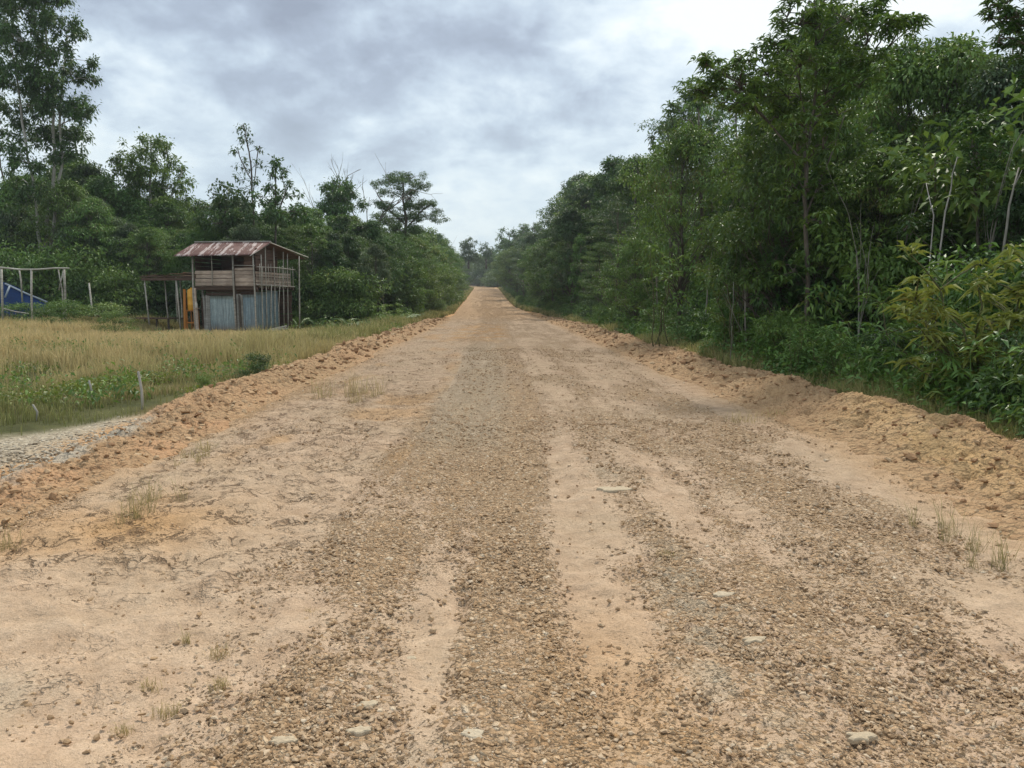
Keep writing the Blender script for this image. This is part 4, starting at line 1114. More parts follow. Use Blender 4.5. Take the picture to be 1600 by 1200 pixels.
# crowns that break the skyline on the right
for (sd, px, D, stems_, lobes_, lf, lb) in (
  (201, 915, 70, [[(918, 440), (916, 350), (912, 295), 0.16]], [(905, 294, 16, 6), (924, 300, 18, 7), (896, 306, 14, 7), (888, 318, 9, 7), (912, 316, 20, 8), (936, 316, 16, 8), (894, 334, 14, 8), (918, 336, 22, 9), (944, 340, 18, 9), (902, 356, 18, 9)], 'leaf_grey', 'airy grey-green crown standing out farthest along the right forest, over the road end'),
  (202, 992, 48, [[(996, 440), (994, 330), (990, 258), 0.13]], [(990, 254, 14, 7), (974, 264, 14, 8), (1006, 262, 16, 8), (984, 280, 24, 10), (1014, 284, 18, 9), (966, 290, 14, 9), (996, 302, 26, 11)], 'leaf_mid', 'tree crown stepping above the right forest, right of the airy grey-green one'),
  (203, 1046, 36, [[(1050, 440), (1048, 320), (1044, 205), 0.10]], [(1036, 200, 12, 6), (1052, 196, 12, 6), (1024, 212, 10, 6), (1046, 214, 18, 7), (1066, 210, 12, 7), (1032, 232, 16, 8), (1060, 234, 20, 9), (1044, 254, 24, 10)], 'leaf_grey', 'small airy crown poking above the forest left of the nearest tall tree'),
  (204, 1095, 28, [[(1098, 440), (1096, 300), (1092, 175), 0.10]], [(1090, 170, 16, 8), (1074, 186, 16, 9), (1108, 182, 18, 9), (1084, 204, 22, 10), (1116, 208, 20, 10), (1066, 214, 12, 8), (1098, 228, 28, 12)], 'leaf_deep', 'dark crown just under the left arm of the nearest tall tree'),
  (205, 1455, 22, [[(1458, 440), (1456, 200), (1452, 66), 0.10]], [(1430, 62, 9, 5), (1452, 76, 18, 8), (1474, 84, 18, 8), (1440, 94, 20, 10), (1480, 106, 20, 10), (1456, 118, 28, 12)], 'leaf_grey', 'tufted crown with a small topknot right of the nearest tall tree'),
  (206, 1528, 21, [[(1530, 440), (1528, 200), (1524, 92), 0.10]], [(1522, 90, 16, 6), (1540, 98, 16, 7), (1506, 102, 14, 7), (1528, 112, 24, 10), (1556, 112, 16, 9)], 'leaf_mid', 'leafy crown between the topknot tree and the top right corner')):
    hero('tree', px, D, stems_, lobes_, lb, leaf=lf, L=0.20 if D > 30 else 0.17, dens=24, depth=1.2, sub=0.5, full=1.3, seed=sd, droop=0.4)
# leaves hanging in at the top right corner
hero('tree', 1690, 10.5, [[(1700, 640), (1695, 400), (1680, 200), (1660, 60), (1640, -60), 0.09], [(1675, 160), (1620, 60), (1570, 10), 0.03]],
     [(1560, 8, 26, 14), (1592, 20, 24, 14), (1545, 30, 16, 8), (1578, 46, 24, 12), (1610, 50, 26, 16), (1560, 62, 20, 8), (1596, 78, 18, 10), (1640, 10, 40, 30), (1650, 80, 34, 26), (1612, 102, 14, 12), (1560, -25, 30, 16), (1610, -20, 30, 16)],
     'tree reaching in with dark leaves at the top right corner', leaf='leaf_deep', L=0.125, dens=11, style='ros', aspect=0.34, droop=0.6, depth=0.4, sub=0.5, full=2.2, seed=60, tr=(0.09, 0.012))
# silhouettes over the far end of the road
hero('tree', 732, 205, [[(732, 420), (732, 380), 0.3]], [(732, 374, 7, 4), (724, 380, 8, 3), (740, 379, 6, 4), (731, 384, 11, 3), (722, 388, 5, 3), (732, 392, 14, 5), (726, 400, 16, 6), (740, 402, 14, 6)], 'small far tree with a clumped crown, left of the end of the road', leaf='leaf_deep', L=0.5, dens=26, depth=3, sub=0.6, seed=61, tr=(0.3, 0.1))
hero('tree', 760, 215, [[(760, 420), (760, 385), 0.3]], [(758, 384, 7, 4), (766, 387, 6, 3), (752, 389, 5, 3), (760, 395, 12, 5), (758, 404, 14, 6)], 'lowest far tree crown right above the end of the road', leaf='leaf_deep', L=0.5, dens=26, depth=3, sub=0.6, seed=62, tr=(0.3, 0.1))
hero('tree', 795, 165, [[(796, 430), (796, 370), 0.3]], [(786, 361, 7, 4), (800, 363, 9, 5), (808, 372, 8, 6), (784, 374, 10, 6), (797, 380, 16, 8), (780, 386, 8, 5), (806, 390, 14, 8)], 'wide dark far tree right of the end of the road', leaf='leaf_deep', L=0.42, dens=28, depth=3, sub=0.6, seed=63, tr=(0.25, 0.08))
hero('tree', 832, 160, [[(832, 430), (832, 368), 0.25]], [(826, 358, 7, 4), (834, 356, 7, 4), (842, 361, 6, 5), (822, 368, 7, 4), (838, 372, 9, 5), (828, 380, 10, 5), (846, 376, 6, 5)], 'tousled far tree crown with gaps, second from the end of the road on its right', leaf='leaf_deep', L=0.42, dens=20, depth=3, sub=0.5, seed=64, tr=(0.25, 0.08))
e = place('dead0', Xat(850, 150), 150, topH(345, 150, 5), 'bare pale far tree over the dark crowns right of the road end', 'bare tree', rot=0.4)
# pale leaning poles in the right-hand forest
def pole(px0, py0, px1, py1, D, r, label, seed, fork=False):
    rng = np.random.default_rng(seed); a, b = P(px0, py0, D), P(px1, py1, D + 0.4)
    g = float(gz(a[0], D)); foot = a + np.array([(a[0] - b[0]) * 0.4, 0.1, 0]); foot[2] = g - 0.1
    W = Buf(); pts = np.array([foot, (foot + a) / 2, a, (2 * a + b) / 3 + rng.normal(0, 0.03, 3), (a + 2 * b) / 3 + rng.normal(0, 0.03, 3), b])
    W.tube(pts - foot, np.linspace(r, r * 0.5, 6), 6)
    if fork: W.tube(np.array([pts[4], pts[4] + [0.12, 0, 0.30]]) - foot, [r * 0.5, r * 0.2], 5)
    tag(link('bare_pole', W.mesh('bare_pole', M['bark_pale' if px0 in (1477, 1459) else 'bark_stem'], True), None, tuple(foot)), label, 'bare stem', 'pale bare stems in the right-hand forest')
pole(1477, 330, 1499, 236, 13.6, 0.018, 'pale thin bare stem leaning right, the taller of the crossing pair at the right', 70)
pole(1459, 336, 1447, 286, 13.4, 0.012, 'pale thin bare stem leaning left, the shorter of the crossing pair at the right', 71)
pole(1573, 356, 1592, 262, 12.4, 0.024, 'brown forked stem leaning at the right edge above the yellow-green shrub', 72, True)
pole(1144, 530, 1146, 440, 16.5, 0.009, 'straight pale sapling stem in the undergrowth, just left of the mound on the bank', 73)
pole(1464, 640, 1462, 500, 9.6, 0.006, 'straight thin stem in the undergrowth near the right edge', 74)


# ------------------------------------------------------------------ the forest itself, tree by tree
KIND_WORDS = {'broad0': 'full mid-green tree', 'broad1': 'dense dark green tree', 'broad2': 'wide flat-clumped tree', 'broad3': 'high-crowned grey-green tree',
    'tier0': 'flat-tiered green tree', 'tier1': 'dark tiered tree', 'lance0': 'dark long-leaved tree', 'lance1': 'green long-leaved tree',
    'slim0': 'narrow pale-stemmed tree', 'slim1': 'narrow leafy young tree', 'young0': 'bright young tree', 'young1': 'green young tree', 'young2': 'dark long-leaved young tree',
    'bush0': 'rounded green shrub', 'bush1': 'bright green shrub', 'bush2': 'dark green shrub', 'bush3': 'low small-leaved shrub', 'bush4': 'grey-green shrub', 'bush5': 'full light green shrub', 'young3': 'leafy light-green young tree', 'whorl1': 'whorled green sapling', 'whorl2': 'dark whorled sapling'}
def label_for(p, px, D, zone):
    k = KIND_WORDS[p]
    if px > 800 and zone in ('rn', 'rm'):
        w1 = ('at the right edge of the picture' if px > 1500 else 'right of the nearest tall tree' if px > 1340 else 'beside the nearest tall tree' if px > 1180
              else 'left of the nearest tall tree' if px > 1060 else 'where the right forest recedes' if px > 950 else 'near the road end on the right')
        w2 = 'behind the first trees' if zone == 'rn' and px / 1180 * D > 17 else ('close behind the bank' if D < 12 else ('' if D < 40 else 'far back'))
    elif zone == 'ln':
        w1 = ('behind the pole frame' if px < 120 else 'left of the shelter' if px < 205 else 'behind the open shelter' if px < 290 else 'behind the hut' if px < 470 else 'right of the hut')
        w2 = 'at the back' if D > 47 else 'at the forest front'
    elif zone == 'lm':
        w1 = ('below the bare tree' if px < 590 else 'below the flat-topped tree' if px < 670 else 'on the left verge near the road end')
        w2 = '' if D < 60 else 'far back'
    else:
        w1 = 'beyond the end of the road' if 700 < px < 780 else ('far off left of the road' if px < 740 else 'far off right of the road'); w2 = 'over the crest' if D > 241 else ''
    s = ' '.join((k + ' ' + w1 + ' ' + w2).split())
    return s if len(s.split()) <= 16 else ' '.join((k + ' ' + w1).split())

def fill_forest():
    rng = np.random.default_rng(77)
    R_ = 'right'
    LB = {
        ('tree', 'rn'): ('tall green tree in the near forest wall on the right of the road', 'tree', 'trees of the near forest on the right'),
        ('tree', 'rm'): ('tree in the receding forest wall on the right of the road', 'tree', 'trees of the receding forest on the right'),
        ('tree', 'ln'): ('dark tree in the forest behind the grassy clearing on the left', 'tree', 'trees behind the clearing'),
        ('tree', 'lm'): ('tree in the forest edge along the left of the road beyond the clearing', 'tree', 'trees along the left of the road'),
        ('tree', 'far'): ('far tree in the wood closing the end of the road', 'tree', 'far trees at the end of the road'),
        ('bush', 'rn'): ('green shrub in the thicket behind the right earth bank', 'shrub', 'shrubs behind the right bank'),
        ('bush', 'rm'): ('shrub at the foot of the receding forest on the right', 'shrub', 'shrubs along the right verge'),
        ('bush', 'ln'): ('shrub along the forest edge behind the grassy clearing', 'shrub', 'shrubs behind the clearing'),
        ('bush', 'lm'): ('bright green shrub on the left verge beyond the clearing', 'shrub', 'shrubs along the left verge'),
        ('bush', 'far'): ('far shrub on the verge near the end of the road', 'shrub', 'far shrubs along the road')}
    def put(p, X, D, H, zone, wide=1.0):
        k = 'bush' if PROTO[p]['kind'] in ('bush', 'sapling') else 'tree'
        if D > 150 and abs(X - rc(D)) < 4.6: return
        l, c, g = LB[(k, zone)]
        l = label_for(p, 800 + FPX * X / D, D, zone)
        place(p, X, D, H, l, c, g, wide=wide * rng.uniform(0.92, 1.12), rng=rng)
    trees = ['broad0', 'broad1', 'broad2', 'broad3', 'tier0', 'tier1', 'lance0', 'lance1', 'slim0', 'slim1']
    def pick(l): return l[rng.integers(len(l))]
    # skyline rows of the photo
    SKR = ([700, 860, 885, 890, 940, 985, 1010, 1040, 1080, 1120, 1170, 1230, 1330, 1420, 1470, 1520, 1560, 1600, 2000], [370, 352, 300, 290, 284, 250, 236, 196, 165, 160, 140, 115, 95, 78, 72, 86, 92, 85, 80])
    SKL = ([-400, 0, 25, 60, 130, 175, 300, 340, 420, 480, 560, 600, 660, 690, 712, 724, 740, 800], [330, 330, 300, 258, 246, 300, 322, 322, 330, 325, 345, 352, 362, 372, 400, 398, 398, 385])
    # right wall: rows behind each other, receding
    D = 8.5
    while D < 230:
        zone = 'rn' if D < 24 else ('rm' if D < 120 else 'far')
        offs = (8.6, 11.5, 15) if D < 30 else ((6.5, 10.0, 14) if D < 70 else (6.0, 10.5))
        for oi, off in enumerate(offs):
            u = off + rng.uniform(-0.9, 0.9); d = D + rng.uniform(-0.5, 0.5) * (1 + D * 0.03)
            X = u + rc(d); px = 800 + FPX * X / d
            if px > 1850: continue
            tgt = topH(np.interp(px, *SKR), d, X)
            H = min(tgt, 21) * rng.uniform(0.88, 1.06) * (0.78, 0.97, 1.05)[oi] * rng.choice([0.74, 0.88, 1.0, 1.04, 1.10])
            if H < 2.5: continue
            put(pick(trees if D > 16 else ['broad0', 'broad1', 'lance0', 'lance1', 'broad3', 'tier1', 'slim1']), X, d, H, zone, 0.95 if D < 60 else 1.15)
        D += 2.2 + 0.05 * D
    # shrubs and saplings in front of it
    D = 5.6
    while D < 225:
        zone = 'rn' if D < 24 else ('rm' if D < 110 else 'far')
        sh = 6.2 if D < 20 else 5.9 if D < 60 else 4.9
        for (off, hs) in ((sh, (1.0, 1.7)), (sh + 1.5, (1.7, 2.9)), (sh + 3.0, (3.0, 4.8)), (sh + 4.6, (4.2, 6.2))):
            if D > 110 and off > sh + 2: continue
            u = off + rng.uniform(-0.5, 0.5); d = D + rng.uniform(-0.5, 0.5) * (0.7 + D * 0.02); X = u + rc(d)
            px = 800 + FPX * X / d
            if px > 1900: continue
            H = rng.uniform(*hs)
            H = min(H, topH(np.interp(px, *SKR), d, X) * 0.95)
            if H < 0.7: continue
            low = ['bush0', 'bush2', 'bush3', 'bush4', 'whorl1', 'whorl2', 'bush0', 'bush1', 'bush5']
            mid = ['young0', 'young1', 'young2', 'bush0', 'young3', 'whorl1', 'young1', 'slim1']
            put(pick(low if hs[1] < 3 else mid), X, d, H, zone)
        D += (1.25 + 0.04 * D)
    # left: behind the clearing
    for k in range(46):
        px = -60 + k * 14.5 + rng.uniform(-7, 7)
        for (d0, f) in ((44, 0.80), (50, 0.95)):
            d = d0 + rng.uniform(-2, 3)
            if d0 == 44 and 40 < px < 115: d = 49
            if px < 470 and 425 < px: d = max(d, 46)
            X = Xat(px, d)
            if px > 600 and d0 == 44: continue
            H = topH(np.interp(px, *SKL), d, X) * f * rng.uniform(0.92, 1.12)
            put(pick(['broad0', 'broad1', 'broad3', 'broad2', 'tier0', 'lance1', 'slim1', 'broad2']), X, d, H, 'ln' if px < 520 else 'lm')
    for k in range(44):
        px = -40 + k * 14 + rng.uniform(-7, 7)
        d = 40.5 + rng.uniform(-1, 1.5); 
        if px > 440: d = 42.5
        if px > 476: d = 54 + rng.uniform(-2, 2)
        X = Xat(px, d)
        if -16 < X < -9.5: d = 42
        X = Xat(px, d)
        H = rng.uniform(2.0, 4.2) if px < 470 else topH(rng.uniform(398, 440), d, X)
        if 195 < px < 300 and d < 42: d = 42.5; X = Xat(px, d)
        put(pick(['bush0', 'bush2', 'young1', 'young2', 'bush4', 'bush2'] if px < 512 else ['bush5', 'young3', 'young0', 'bush1', 'young3']), X, d, H, 'ln' if px < 480 else 'lm')
    for px in np.arange(548, 712, 9.0):
        for (uu, dy) in ((-8.8, 18), (-7.2, 48), (-11.5, 4)):
            d = max(min(1180 * -uu / (800 - px), 130), 53) + rng.uniform(-1, 2); X = Xat(px, d)
            if X > rc(d) - 5.2: continue
            H = topH(np.interp(px, *SKL) + dy + rng.uniform(-8, 14), d, X)
            put(pick(['young0', 'young3', 'broad0', 'tier0', 'young1', 'slim1', 'broad2'] if dy < 40 else ['young3', 'young0', 'bush5', 'young1']), X, d, H, 'lm')
    # left verge beyond the clearing
    D = 51
    while D < 225:
        zone = 'lm' if D < 110 else 'far'
        for (off, hs, tr_) in ((6.3 if D < 60 else 5.0, (0.9, 1.7), 0), (8.0 if D < 60 else 6.5, (2.0, 3.4), 0), (10.2 if D < 60 else 8.5, (3.4, 5.4), 0), (11.5, (6, 11), 1), (15, (7, 13), 1)):
            if D < 33 and off > 9: continue
            d = D + rng.uniform(-0.6, 0.6) * (1 + D * 0.02); u = -(off + rng.uniform(-0.6, 0.6)); X = u + rc(d)
            px = 800 + FPX * X / d
            if px < 500 and d < 43 or px < 440: continue
            cap = topH(np.interp(px, *SKL), d, X)
            H = min(rng.uniform(*hs), cap * 0.97)
            if tr_: H = cap * rng.uniform(0.82, 1.0); H = min(H, 15)
            if H < 0.6: continue
            low = ['bush1', 'bush1', 'bush5', 'bush3', 'young0', 'bush5']
            mid = ['young0', 'young0', 'young3', 'bush5', 'young3']
            put(pick(trees if tr_ else (low if hs[1] < 2 else mid)), X, d, H, zone, 1.0 if D < 80 else 1.2)
        D += 2.3 + 0.06 * D
    for k in range(22):
        px = 735 + k * 3.6 + rng.uniform(-2, 2); d = rng.uniform(246, 262); X = Xat(px, d)
        put(pick(['bush1', 'bush5', 'young3', 'bush0', 'young0']), X, d, rng.uniform(2.5, 6.5), 'far', 1.7)
    for k in range(44):
        px = 680 + k * 4.4 + rng.uniform(-2, 2); d = rng.uniform(264, 312); X = Xat(px, d)
        H = P(px, rng.uniform(392, 412), d)[2] - float(gz(X, d))
        put(pick(['young3', 'young1', 'bush0', 'bush5', 'bush2', 'young0']), X, d, max(3.0, H), 'far', 0.9)
    # wood closing the view beyond the crest
    for k in range(34):
        px = 690 + k * 6.6 + rng.uniform(-3, 3); d = rng.uniform(262, 330); X = Xat(px, d)
        sk = np.interp(px, [690, 715, 740, 760, 780, 830, 880, 940], [398, 398, 396, 398, 390, 385, 375, 370])
        H = P(800, sk, d)[2] - float(gz(X, d))
        put(pick(trees), X, d, H * rng.uniform(0.8, 1.0), 'far', 1.1)
fill_forest()

# named plants at the front
place('whorl3', Xat(1550, 9.4), 9.4, topH(352, 9.4, 5), 'yellow-green shrub with whorls of long leaves, highest bright plant near the right edge', 'shrub', rot=0.4, wide=0.95)
place('whorl0', Xat(1450, 10.6), 10.6, topH(405, 10.6, 5), 'lower fresh green whorled shrub just left of the yellow-green one', 'shrub', rot=2.4, wide=1.1)
place('whorl0', Xat(1030, 22), 22, topH(385, 22, 5), 'pale green sapling above the right bank, left of the straight pale stem', 'sapling', rot=1.0)
place('whorl0', Xat(1145, 18), 18, topH(375, 18, 5), 'pale green sapling with whorled leaves on a thin stem left of the nearest tall tree', 'sapling', rot=1.9)
place('whorl0', Xat(1310, 12.5), 12.5, topH(500, 12.5, 5), 'small whorled sapling low behind the right bank, right of the dark leafy plant', 'sapling', rot=2.9, wide=1.2)
place('whorl1', Xat(1242, 13.6), 13.6, topH(490, 13.6, 4.6), 'dark upright leafy plant just behind the mound on the right bank', 'plant', rot=0.2, wide=0.7)
place('bush1', Xat(176, 30), 30, topH(480, 30, -16), 'small bright green bush alone in the dry grass left of the hut', 'shrub', rot=0.7, wide=1.1)
place('bush2', Xat(396, 14.8), 14.8, 0.52, 'small dark green bush at the grass edge below the hut', 'shrub', rot=0.9, wide=1.2)
place('bush1', Xat(150, 34), 34, topH(468, 34, -18), 'wide light green thicket left of the open shelter', 'shrub', rot=2.0, wide=2.2)
place('bush1', Xat(95, 33), 33, topH(462, 33, -20), 'light green bush beneath the pole frame', 'shrub', rot=2.9, wide=1.2)
place('bush3', Xat(20, 36.6), 36.6, 1.25, 'dark weedy shrub in front of the blue tarpaulin', 'shrub', rot=0.3, wide=1.9)
place('bush0', Xat(66, 36.8), 36.8, 1.1, 'low shrub at the right foot of the blue tarpaulin', 'shrub', rot=1.3, wide=1.3)
place('bush3', Xat(472, 41), 41, 1.0, 'grey-green low shrub at the right end of the hut', 'shrub', rot=0.9, wide=1.3)
place('bush0', Xat(312, 12.3), 12.3, 0.35, 'small green weed at the top of the left rubble', 'weed', rot=0.9, wide=1.0)

def undergrowth():
    """ferns, herbs and seedlings that cover the forest edge: one mass"""
    rng = np.random.default_rng(88)
    for side in (1, -1):
        B = Buf()
        n = 5200 if side > 0 else 900
        D = np.exp(rng.uniform(math.log(5.2 if side > 0 else 26), math.log(110), n))
        off = rng.uniform(0, 1, n) ** 1.75 * 5.0
        u = side * (np.interp(D, [5, 60, 80], [5.4, 5.2, 4.2]) + off)
        if side < 0: u -= 0.4; D = np.where(D < 38, 38 + rng.uniform(0, 30, n), D); u = -(np.interp(D, [5, 60, 80], [5.5, 5.2, 4.2]) + off) - 0.4
        X = u + rc(D); Z = gz(X, D)
        ok = (Z > -5)
        for i in np.nonzero(ok)[0]:
            o = np.array([X[i], D[i], Z[i]]); far = D[i] > 30; k = rng.uniform()
            if side > 0 and off[i] < 1.1: k = rng.uniform(0.46, 0.93)
            if k < 0.45:                                           # fern: arching fronds of paired leaflets
                nf = 6 if far else 9; sz = rng.uniform(0.4, 0.95); ti = rng.uniform(0.15, 0.6)
                for f in range(nf):
                    az = rng.uniform(0, 6.28); m = 9 if far else (20 if D[i] < 14 else 13)
                    t = np.linspace(0.15, 1, m)
                    r = sz * (0.75 * t); z = sz * (1.35 * t - 0.85 * t ** 2.4)
                    pt = o + np.stack([np.cos(az) * r, np.sin(az) * r, z], -1)
                    sd = np.array([-math.sin(az), math.cos(az), 0])
                    out = np.array([math.cos(az), math.sin(az), -0.2])
                    ll = sz * 0.26 * np.sin(PI * (0.12 + 0.86 * t)) ** 0.8 + 0.02
                    for s_ in (1, -1):
                        B.leaves(pt, s_ * sd + out * 0.45 + rng.normal(0, 0.06, (m, 3)), np.tile([0, 0, 1.0], (m, 1)) + out * 0.2, ll, ll * (0.34 if not far else 0.5), np.clip(ti + rng.normal(0, 0.06, m), 0, 1), 0.05, 0.2)
            elif k < 0.8:                                          # herb with broad leaves
                m = 26 if not far else 16; sz = rng.uniform(0.3, 0.8)
                clump(B, rng, o + [0, 0, sz * 0.55], (sz * 0.5, sz * 0.5, sz * 0.5), m, 0.13 if not far else 0.2, 0.3, 0.5, rng.uniform(0.3, 0.8), 0.45)
            else:                                                  # seedling with a whorl
                h = rng.uniform(0.4, 1.3)
                B.tube(np.array([o, o + [rng.normal(0, 0.05), 0, h * 0.5], o + [rng.normal(0, 0.1), 0, h]]), [0.008, 0.007, 0.004], 4, 0.6, False)
                rosettes(B, rng, [o + [0, 0, h], o + [0.03, 0, h * 0.7]], 1, 8, 0.2, 0.5, rng.uniform(0.45, 0.8), 0.3)
        tag(link('undergrowth', B.mesh('undergrowth', M['leaf_mid' if side > 0 else 'leaf_fresh'])), kind='stuff')
    # creeping lime-green plants at the near edge of the clearing
    B = Buf(); n = 900
    D = rng.uniform(8.6, 17, n); X = rng.uniform(-0.78, -0.25, n) * D
    nn_ = fbm(X * 0.7, D * 0.7, 3, 151)
    k = (X < -4.7 - np.maximum(0, 11.4 - D) * 0.62) & (nn_ > 0.55 + 0.012 * (D - 9))
    for x, d in zip(X[k], D[k]):
        clump(B, rng, np.array([x, d, float(gz(x, d)) + 0.10]), (0.28, 0.28, 0.11), 34, 0.075, 0.0, 0.5, rng.uniform(0.2, 0.7), 0.55, 0.1)
    tag(link('ground_cover', B.mesh('ground_cover', M['leaf_lime'])), kind='stuff')
    # broad-leaved weeds among the grass of the clearing
    B = Buf(); n = 1500
    D = np.sqrt(rng.uniform(81, 38 ** 2, n)); X = rng.uniform(-0.80, -0.12, n) * D
    nn_ = fbm(X * 0.45 + 4, D * 0.45, 4, 157)
    k = (X < -5.0 - np.maximum(0, 11.4 - D) * 0.62) & ((nn_ > 0.61) | ((D > 31) & (nn_ > 0.44))) & ~((D > 31.5) & (X > -16) & (X < -9.6))
    for x, d in zip(X[k], D[k]):
        s = rng.uniform(0.12, 0.38)
        clump(B, rng, np.array([x, d, float(gz(x, d)) + s * 0.7]), (s, s, s * 0.8), int(20 + 60 * s), 0.10, 0.1, 0.5, rng.uniform(0.3, 0.8), 0.4, 0.1)
    tag(link('weeds', B.mesh('weeds', M['leaf_fresh'])), kind='stuff')
undergrowth()

def bare_stems():
    rng = np.random.default_rng(93)
    for i, (px, D, H, lb) in enumerate(((905, 62, 7, 'thin pale bare stem at the forest edge nearest the road end on the right'), (975, 42, 6, 'pale bare stem in the foliage right of the grey-topped trees'), (1030, 30, 5, 'thin pale bare stem behind the pale green sapling'),
            (1100, 22, 4.5, 'slanting pale bare stem left of the nearest tall tree'), (1170, 17.5, 3.6, 'pale bare stem close to the left of the nearest tall trunk'), (1345, 14.5, 4.2, 'pale bare stem right of the nearest tall trunk'),
            (1400, 15, 5.0, 'taller pale bare stem between the nearest tall trunk and the crossing pair'), (1530, 13.5, 5.2, 'pale bare stem right of the crossing pair'), (690, 95, 9, 'pale bare stem on the left verge near the road end'), (600, 50, 6.5, 'pale bare stem below the flat-topped tree'))):
        place('dead1', Xat(px, D), D, H, lb, 'bare stem', 'bare stems standing in the foliage', rot=px * 1.3, wide=0.7, name='dead_sapling')
bare_stems()

def brush(px, py, D, w_, h, label, seed):
    rng = np.random.default_rng(seed); W = Buf(); X = Xat(px, D); z = float(gz(X, D))
    for i in range(70):
        a = np.array([rng.normal(0, w_ * 0.35), rng.normal(0, 0.6), rng.uniform(-0.05, h * 0.3)])
        d = nrm(rng.normal(0, 1, 3) * [1, 1, 0.5] + [0, 0, 0.35]) * rng.uniform(0.5, 1.5)
        limb(W, rng, a, a + d * [1, 1, h * 0.8], 0.016, 0.004, 0.1, 3, 5)
    tag(link('brush_pile', W.mesh('brush_pile', M['bark_dead'], True), None, (X, D, z)), label, 'brush pile')
brush(520, 490, 49.5, 4.6, 1.5, 'pile of grey dead branches right of the hut', 91)
# ------------------------------------------------------------------ the hut
def wood_mat(name, a, b_, grime=0.5, sc=1.0):
    m, t, b = new_mat(name, 0.85, 0.15)
    p = t.n.new('ShaderNodeTexCoord').outputs['Object']
    q = t.scale(p, (2.0 * sc, 2.0 * sc, 14 * sc))
    n = t.noise(q, 1.4, 6, 0.7, 0.6); n2 = t.noise(p, 1.3, 4, 0.6); ti = attr(t, 'tint')
    c = t.mix(t.ramp(n, [(0.3, 0), (0.7, 1)]), a, b_)
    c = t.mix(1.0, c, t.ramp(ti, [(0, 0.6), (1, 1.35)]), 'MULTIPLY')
    c = t.mix(t.math('MULTIPLY', t.ramp(n2, [(0.45, 0), (0.7, 1)]), grime), c, (0.09, 0.07, 0.055))
    t.put(b.inputs['Base Color'], c); t.put(b.inputs['Normal'], t.bump(n, 0.01, 0.6))
    return m
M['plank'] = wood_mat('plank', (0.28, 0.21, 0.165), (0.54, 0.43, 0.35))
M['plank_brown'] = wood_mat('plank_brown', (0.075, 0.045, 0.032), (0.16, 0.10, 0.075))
M['plank_grey'] = wood_mat('plank_grey', (0.17, 0.165, 0.15), (0.33, 0.32, 0.29))
M['pole'] = wood_mat('pole', (0.22, 0.20, 0.17), (0.50, 0.47, 0.41), 0.3, 0.5)
M['pole_dark'] = wood_mat('pole_dark', (0.06, 0.05, 0.04), (0.15, 0.13, 0.11), 0.3, 0.5)

def tin_mat(name, base, base2, rust, amount, axis, low=False):
    m, t, b = new_mat(name, 0.55, 0.4)
    p = t.n.new('ShaderNodeTexCoord').outputs['Object']
    st = t.noise(t.scale(p, axis), 1.0, 5, 0.7, 0.3); st9 = t.noise(t.scale(p, (22, 22, 0.8)), 1.0, 4, 0.6); n2 = t.noise(p, 3.0, 5, 0.7); n3 = t.noise(p, 22, 3, 0.6)
    c = t.mix(t.ramp(n2, [(0.35, 0), (0.65, 1)]), base, base2)
    f = t.ramp(t.math('ADD', t.math('MULTIPLY', st, 0.75), t.math('MULTIPLY', n2, 0.25)), amount)
    if low:
        z = t.n.new('ShaderNodeSeparateXYZ'); t.l.new(p, z.inputs[0])
        lowf = t.math('MULTIPLY', t.maprange(z.outputs[2], 0.5, 0.0), t.ramp(n3, [(0.3, 0.3), (0.6, 1)]))
        f = t.math('MAXIMUM', f, lowf)
    if low: c = t.mix(t.ramp(st9, [(0.42, 0.0), (0.62, 0.75)]), c, tuple(x * 0.45 for x in base))
    c = t.mix(f, c, rust)
    c = t.mix(t.ramp(n3, [(0.35, 0.25), (0.6, 0)]), c, (0.10, 0.075, 0.06))
    t.put(b.inputs['Base Color'], c)
    b.inputs['Metallic'].default_value = 0.15
    return m
M['tin_roof'] = tin_mat('tin_roof', (0.105, 0.038, 0.030), (0.17, 0.068, 0.054), (0.52, 0.43, 0.40), [(0.51, 0), (0.57, 0.95)], (5.5, 0.5, 0.5))
M['tin_blue'] = tin_mat('tin_blue', (0.30, 0.385, 0.40), (0.42, 0.50, 0.51), (0.16, 0.085, 0.05), [(0.62, 0), (0.75, 0.8)], (7, 7, 0.5), True)
M['tin_slate'] = tin_mat('tin_slate', (0.19, 0.275, 0.32), (0.30, 0.385, 0.42), (0.12, 0.09, 0.07), [(0.56, 0), (0.72, 0.8)], (8, 8, 0.4), True)
M['tin_brown'] = tin_mat('tin_brown', (0.16, 0.075, 0.045), (0.26, 0.13, 0.08), (0.42, 0.22, 0.12), [(0.5, 0), (0.7, 0.6)], (4, 0.5, 0.5))
def plain(name, c, rough=0.6, spec=0.4, var=0.25):
    m, t, b = new_mat(name, rough, spec)
    p = t.n.new('ShaderNodeTexCoord').outputs['Object']
    n = t.noise(p, 5, 5, 0.7)
    t.put(b.inputs['Base Color'], t.mix(t.math('MULTIPLY', n, var * 2), c, tuple(x * 0.35 for x in c)))
    return m
M['orange'] = plain('orange', (0.80, 0.40, 0.05), 0.5, 0.4, 0.12)
M['orange_wood'] = plain('orange_wood', (0.50, 0.20, 0.05), 0.8, 0.2)
M['tarp_blue'] = plain('tarp_blue', (0.012, 0.05, 0.17), 0.7, 0.2, 0.6)
M['tarp_pale'] = plain('tarp_pale', (0.45, 0.50, 0.56), 0.5, 0.4)
M['jerry'] = plain('jerry', (0.62, 0.58, 0.50), 0.6)

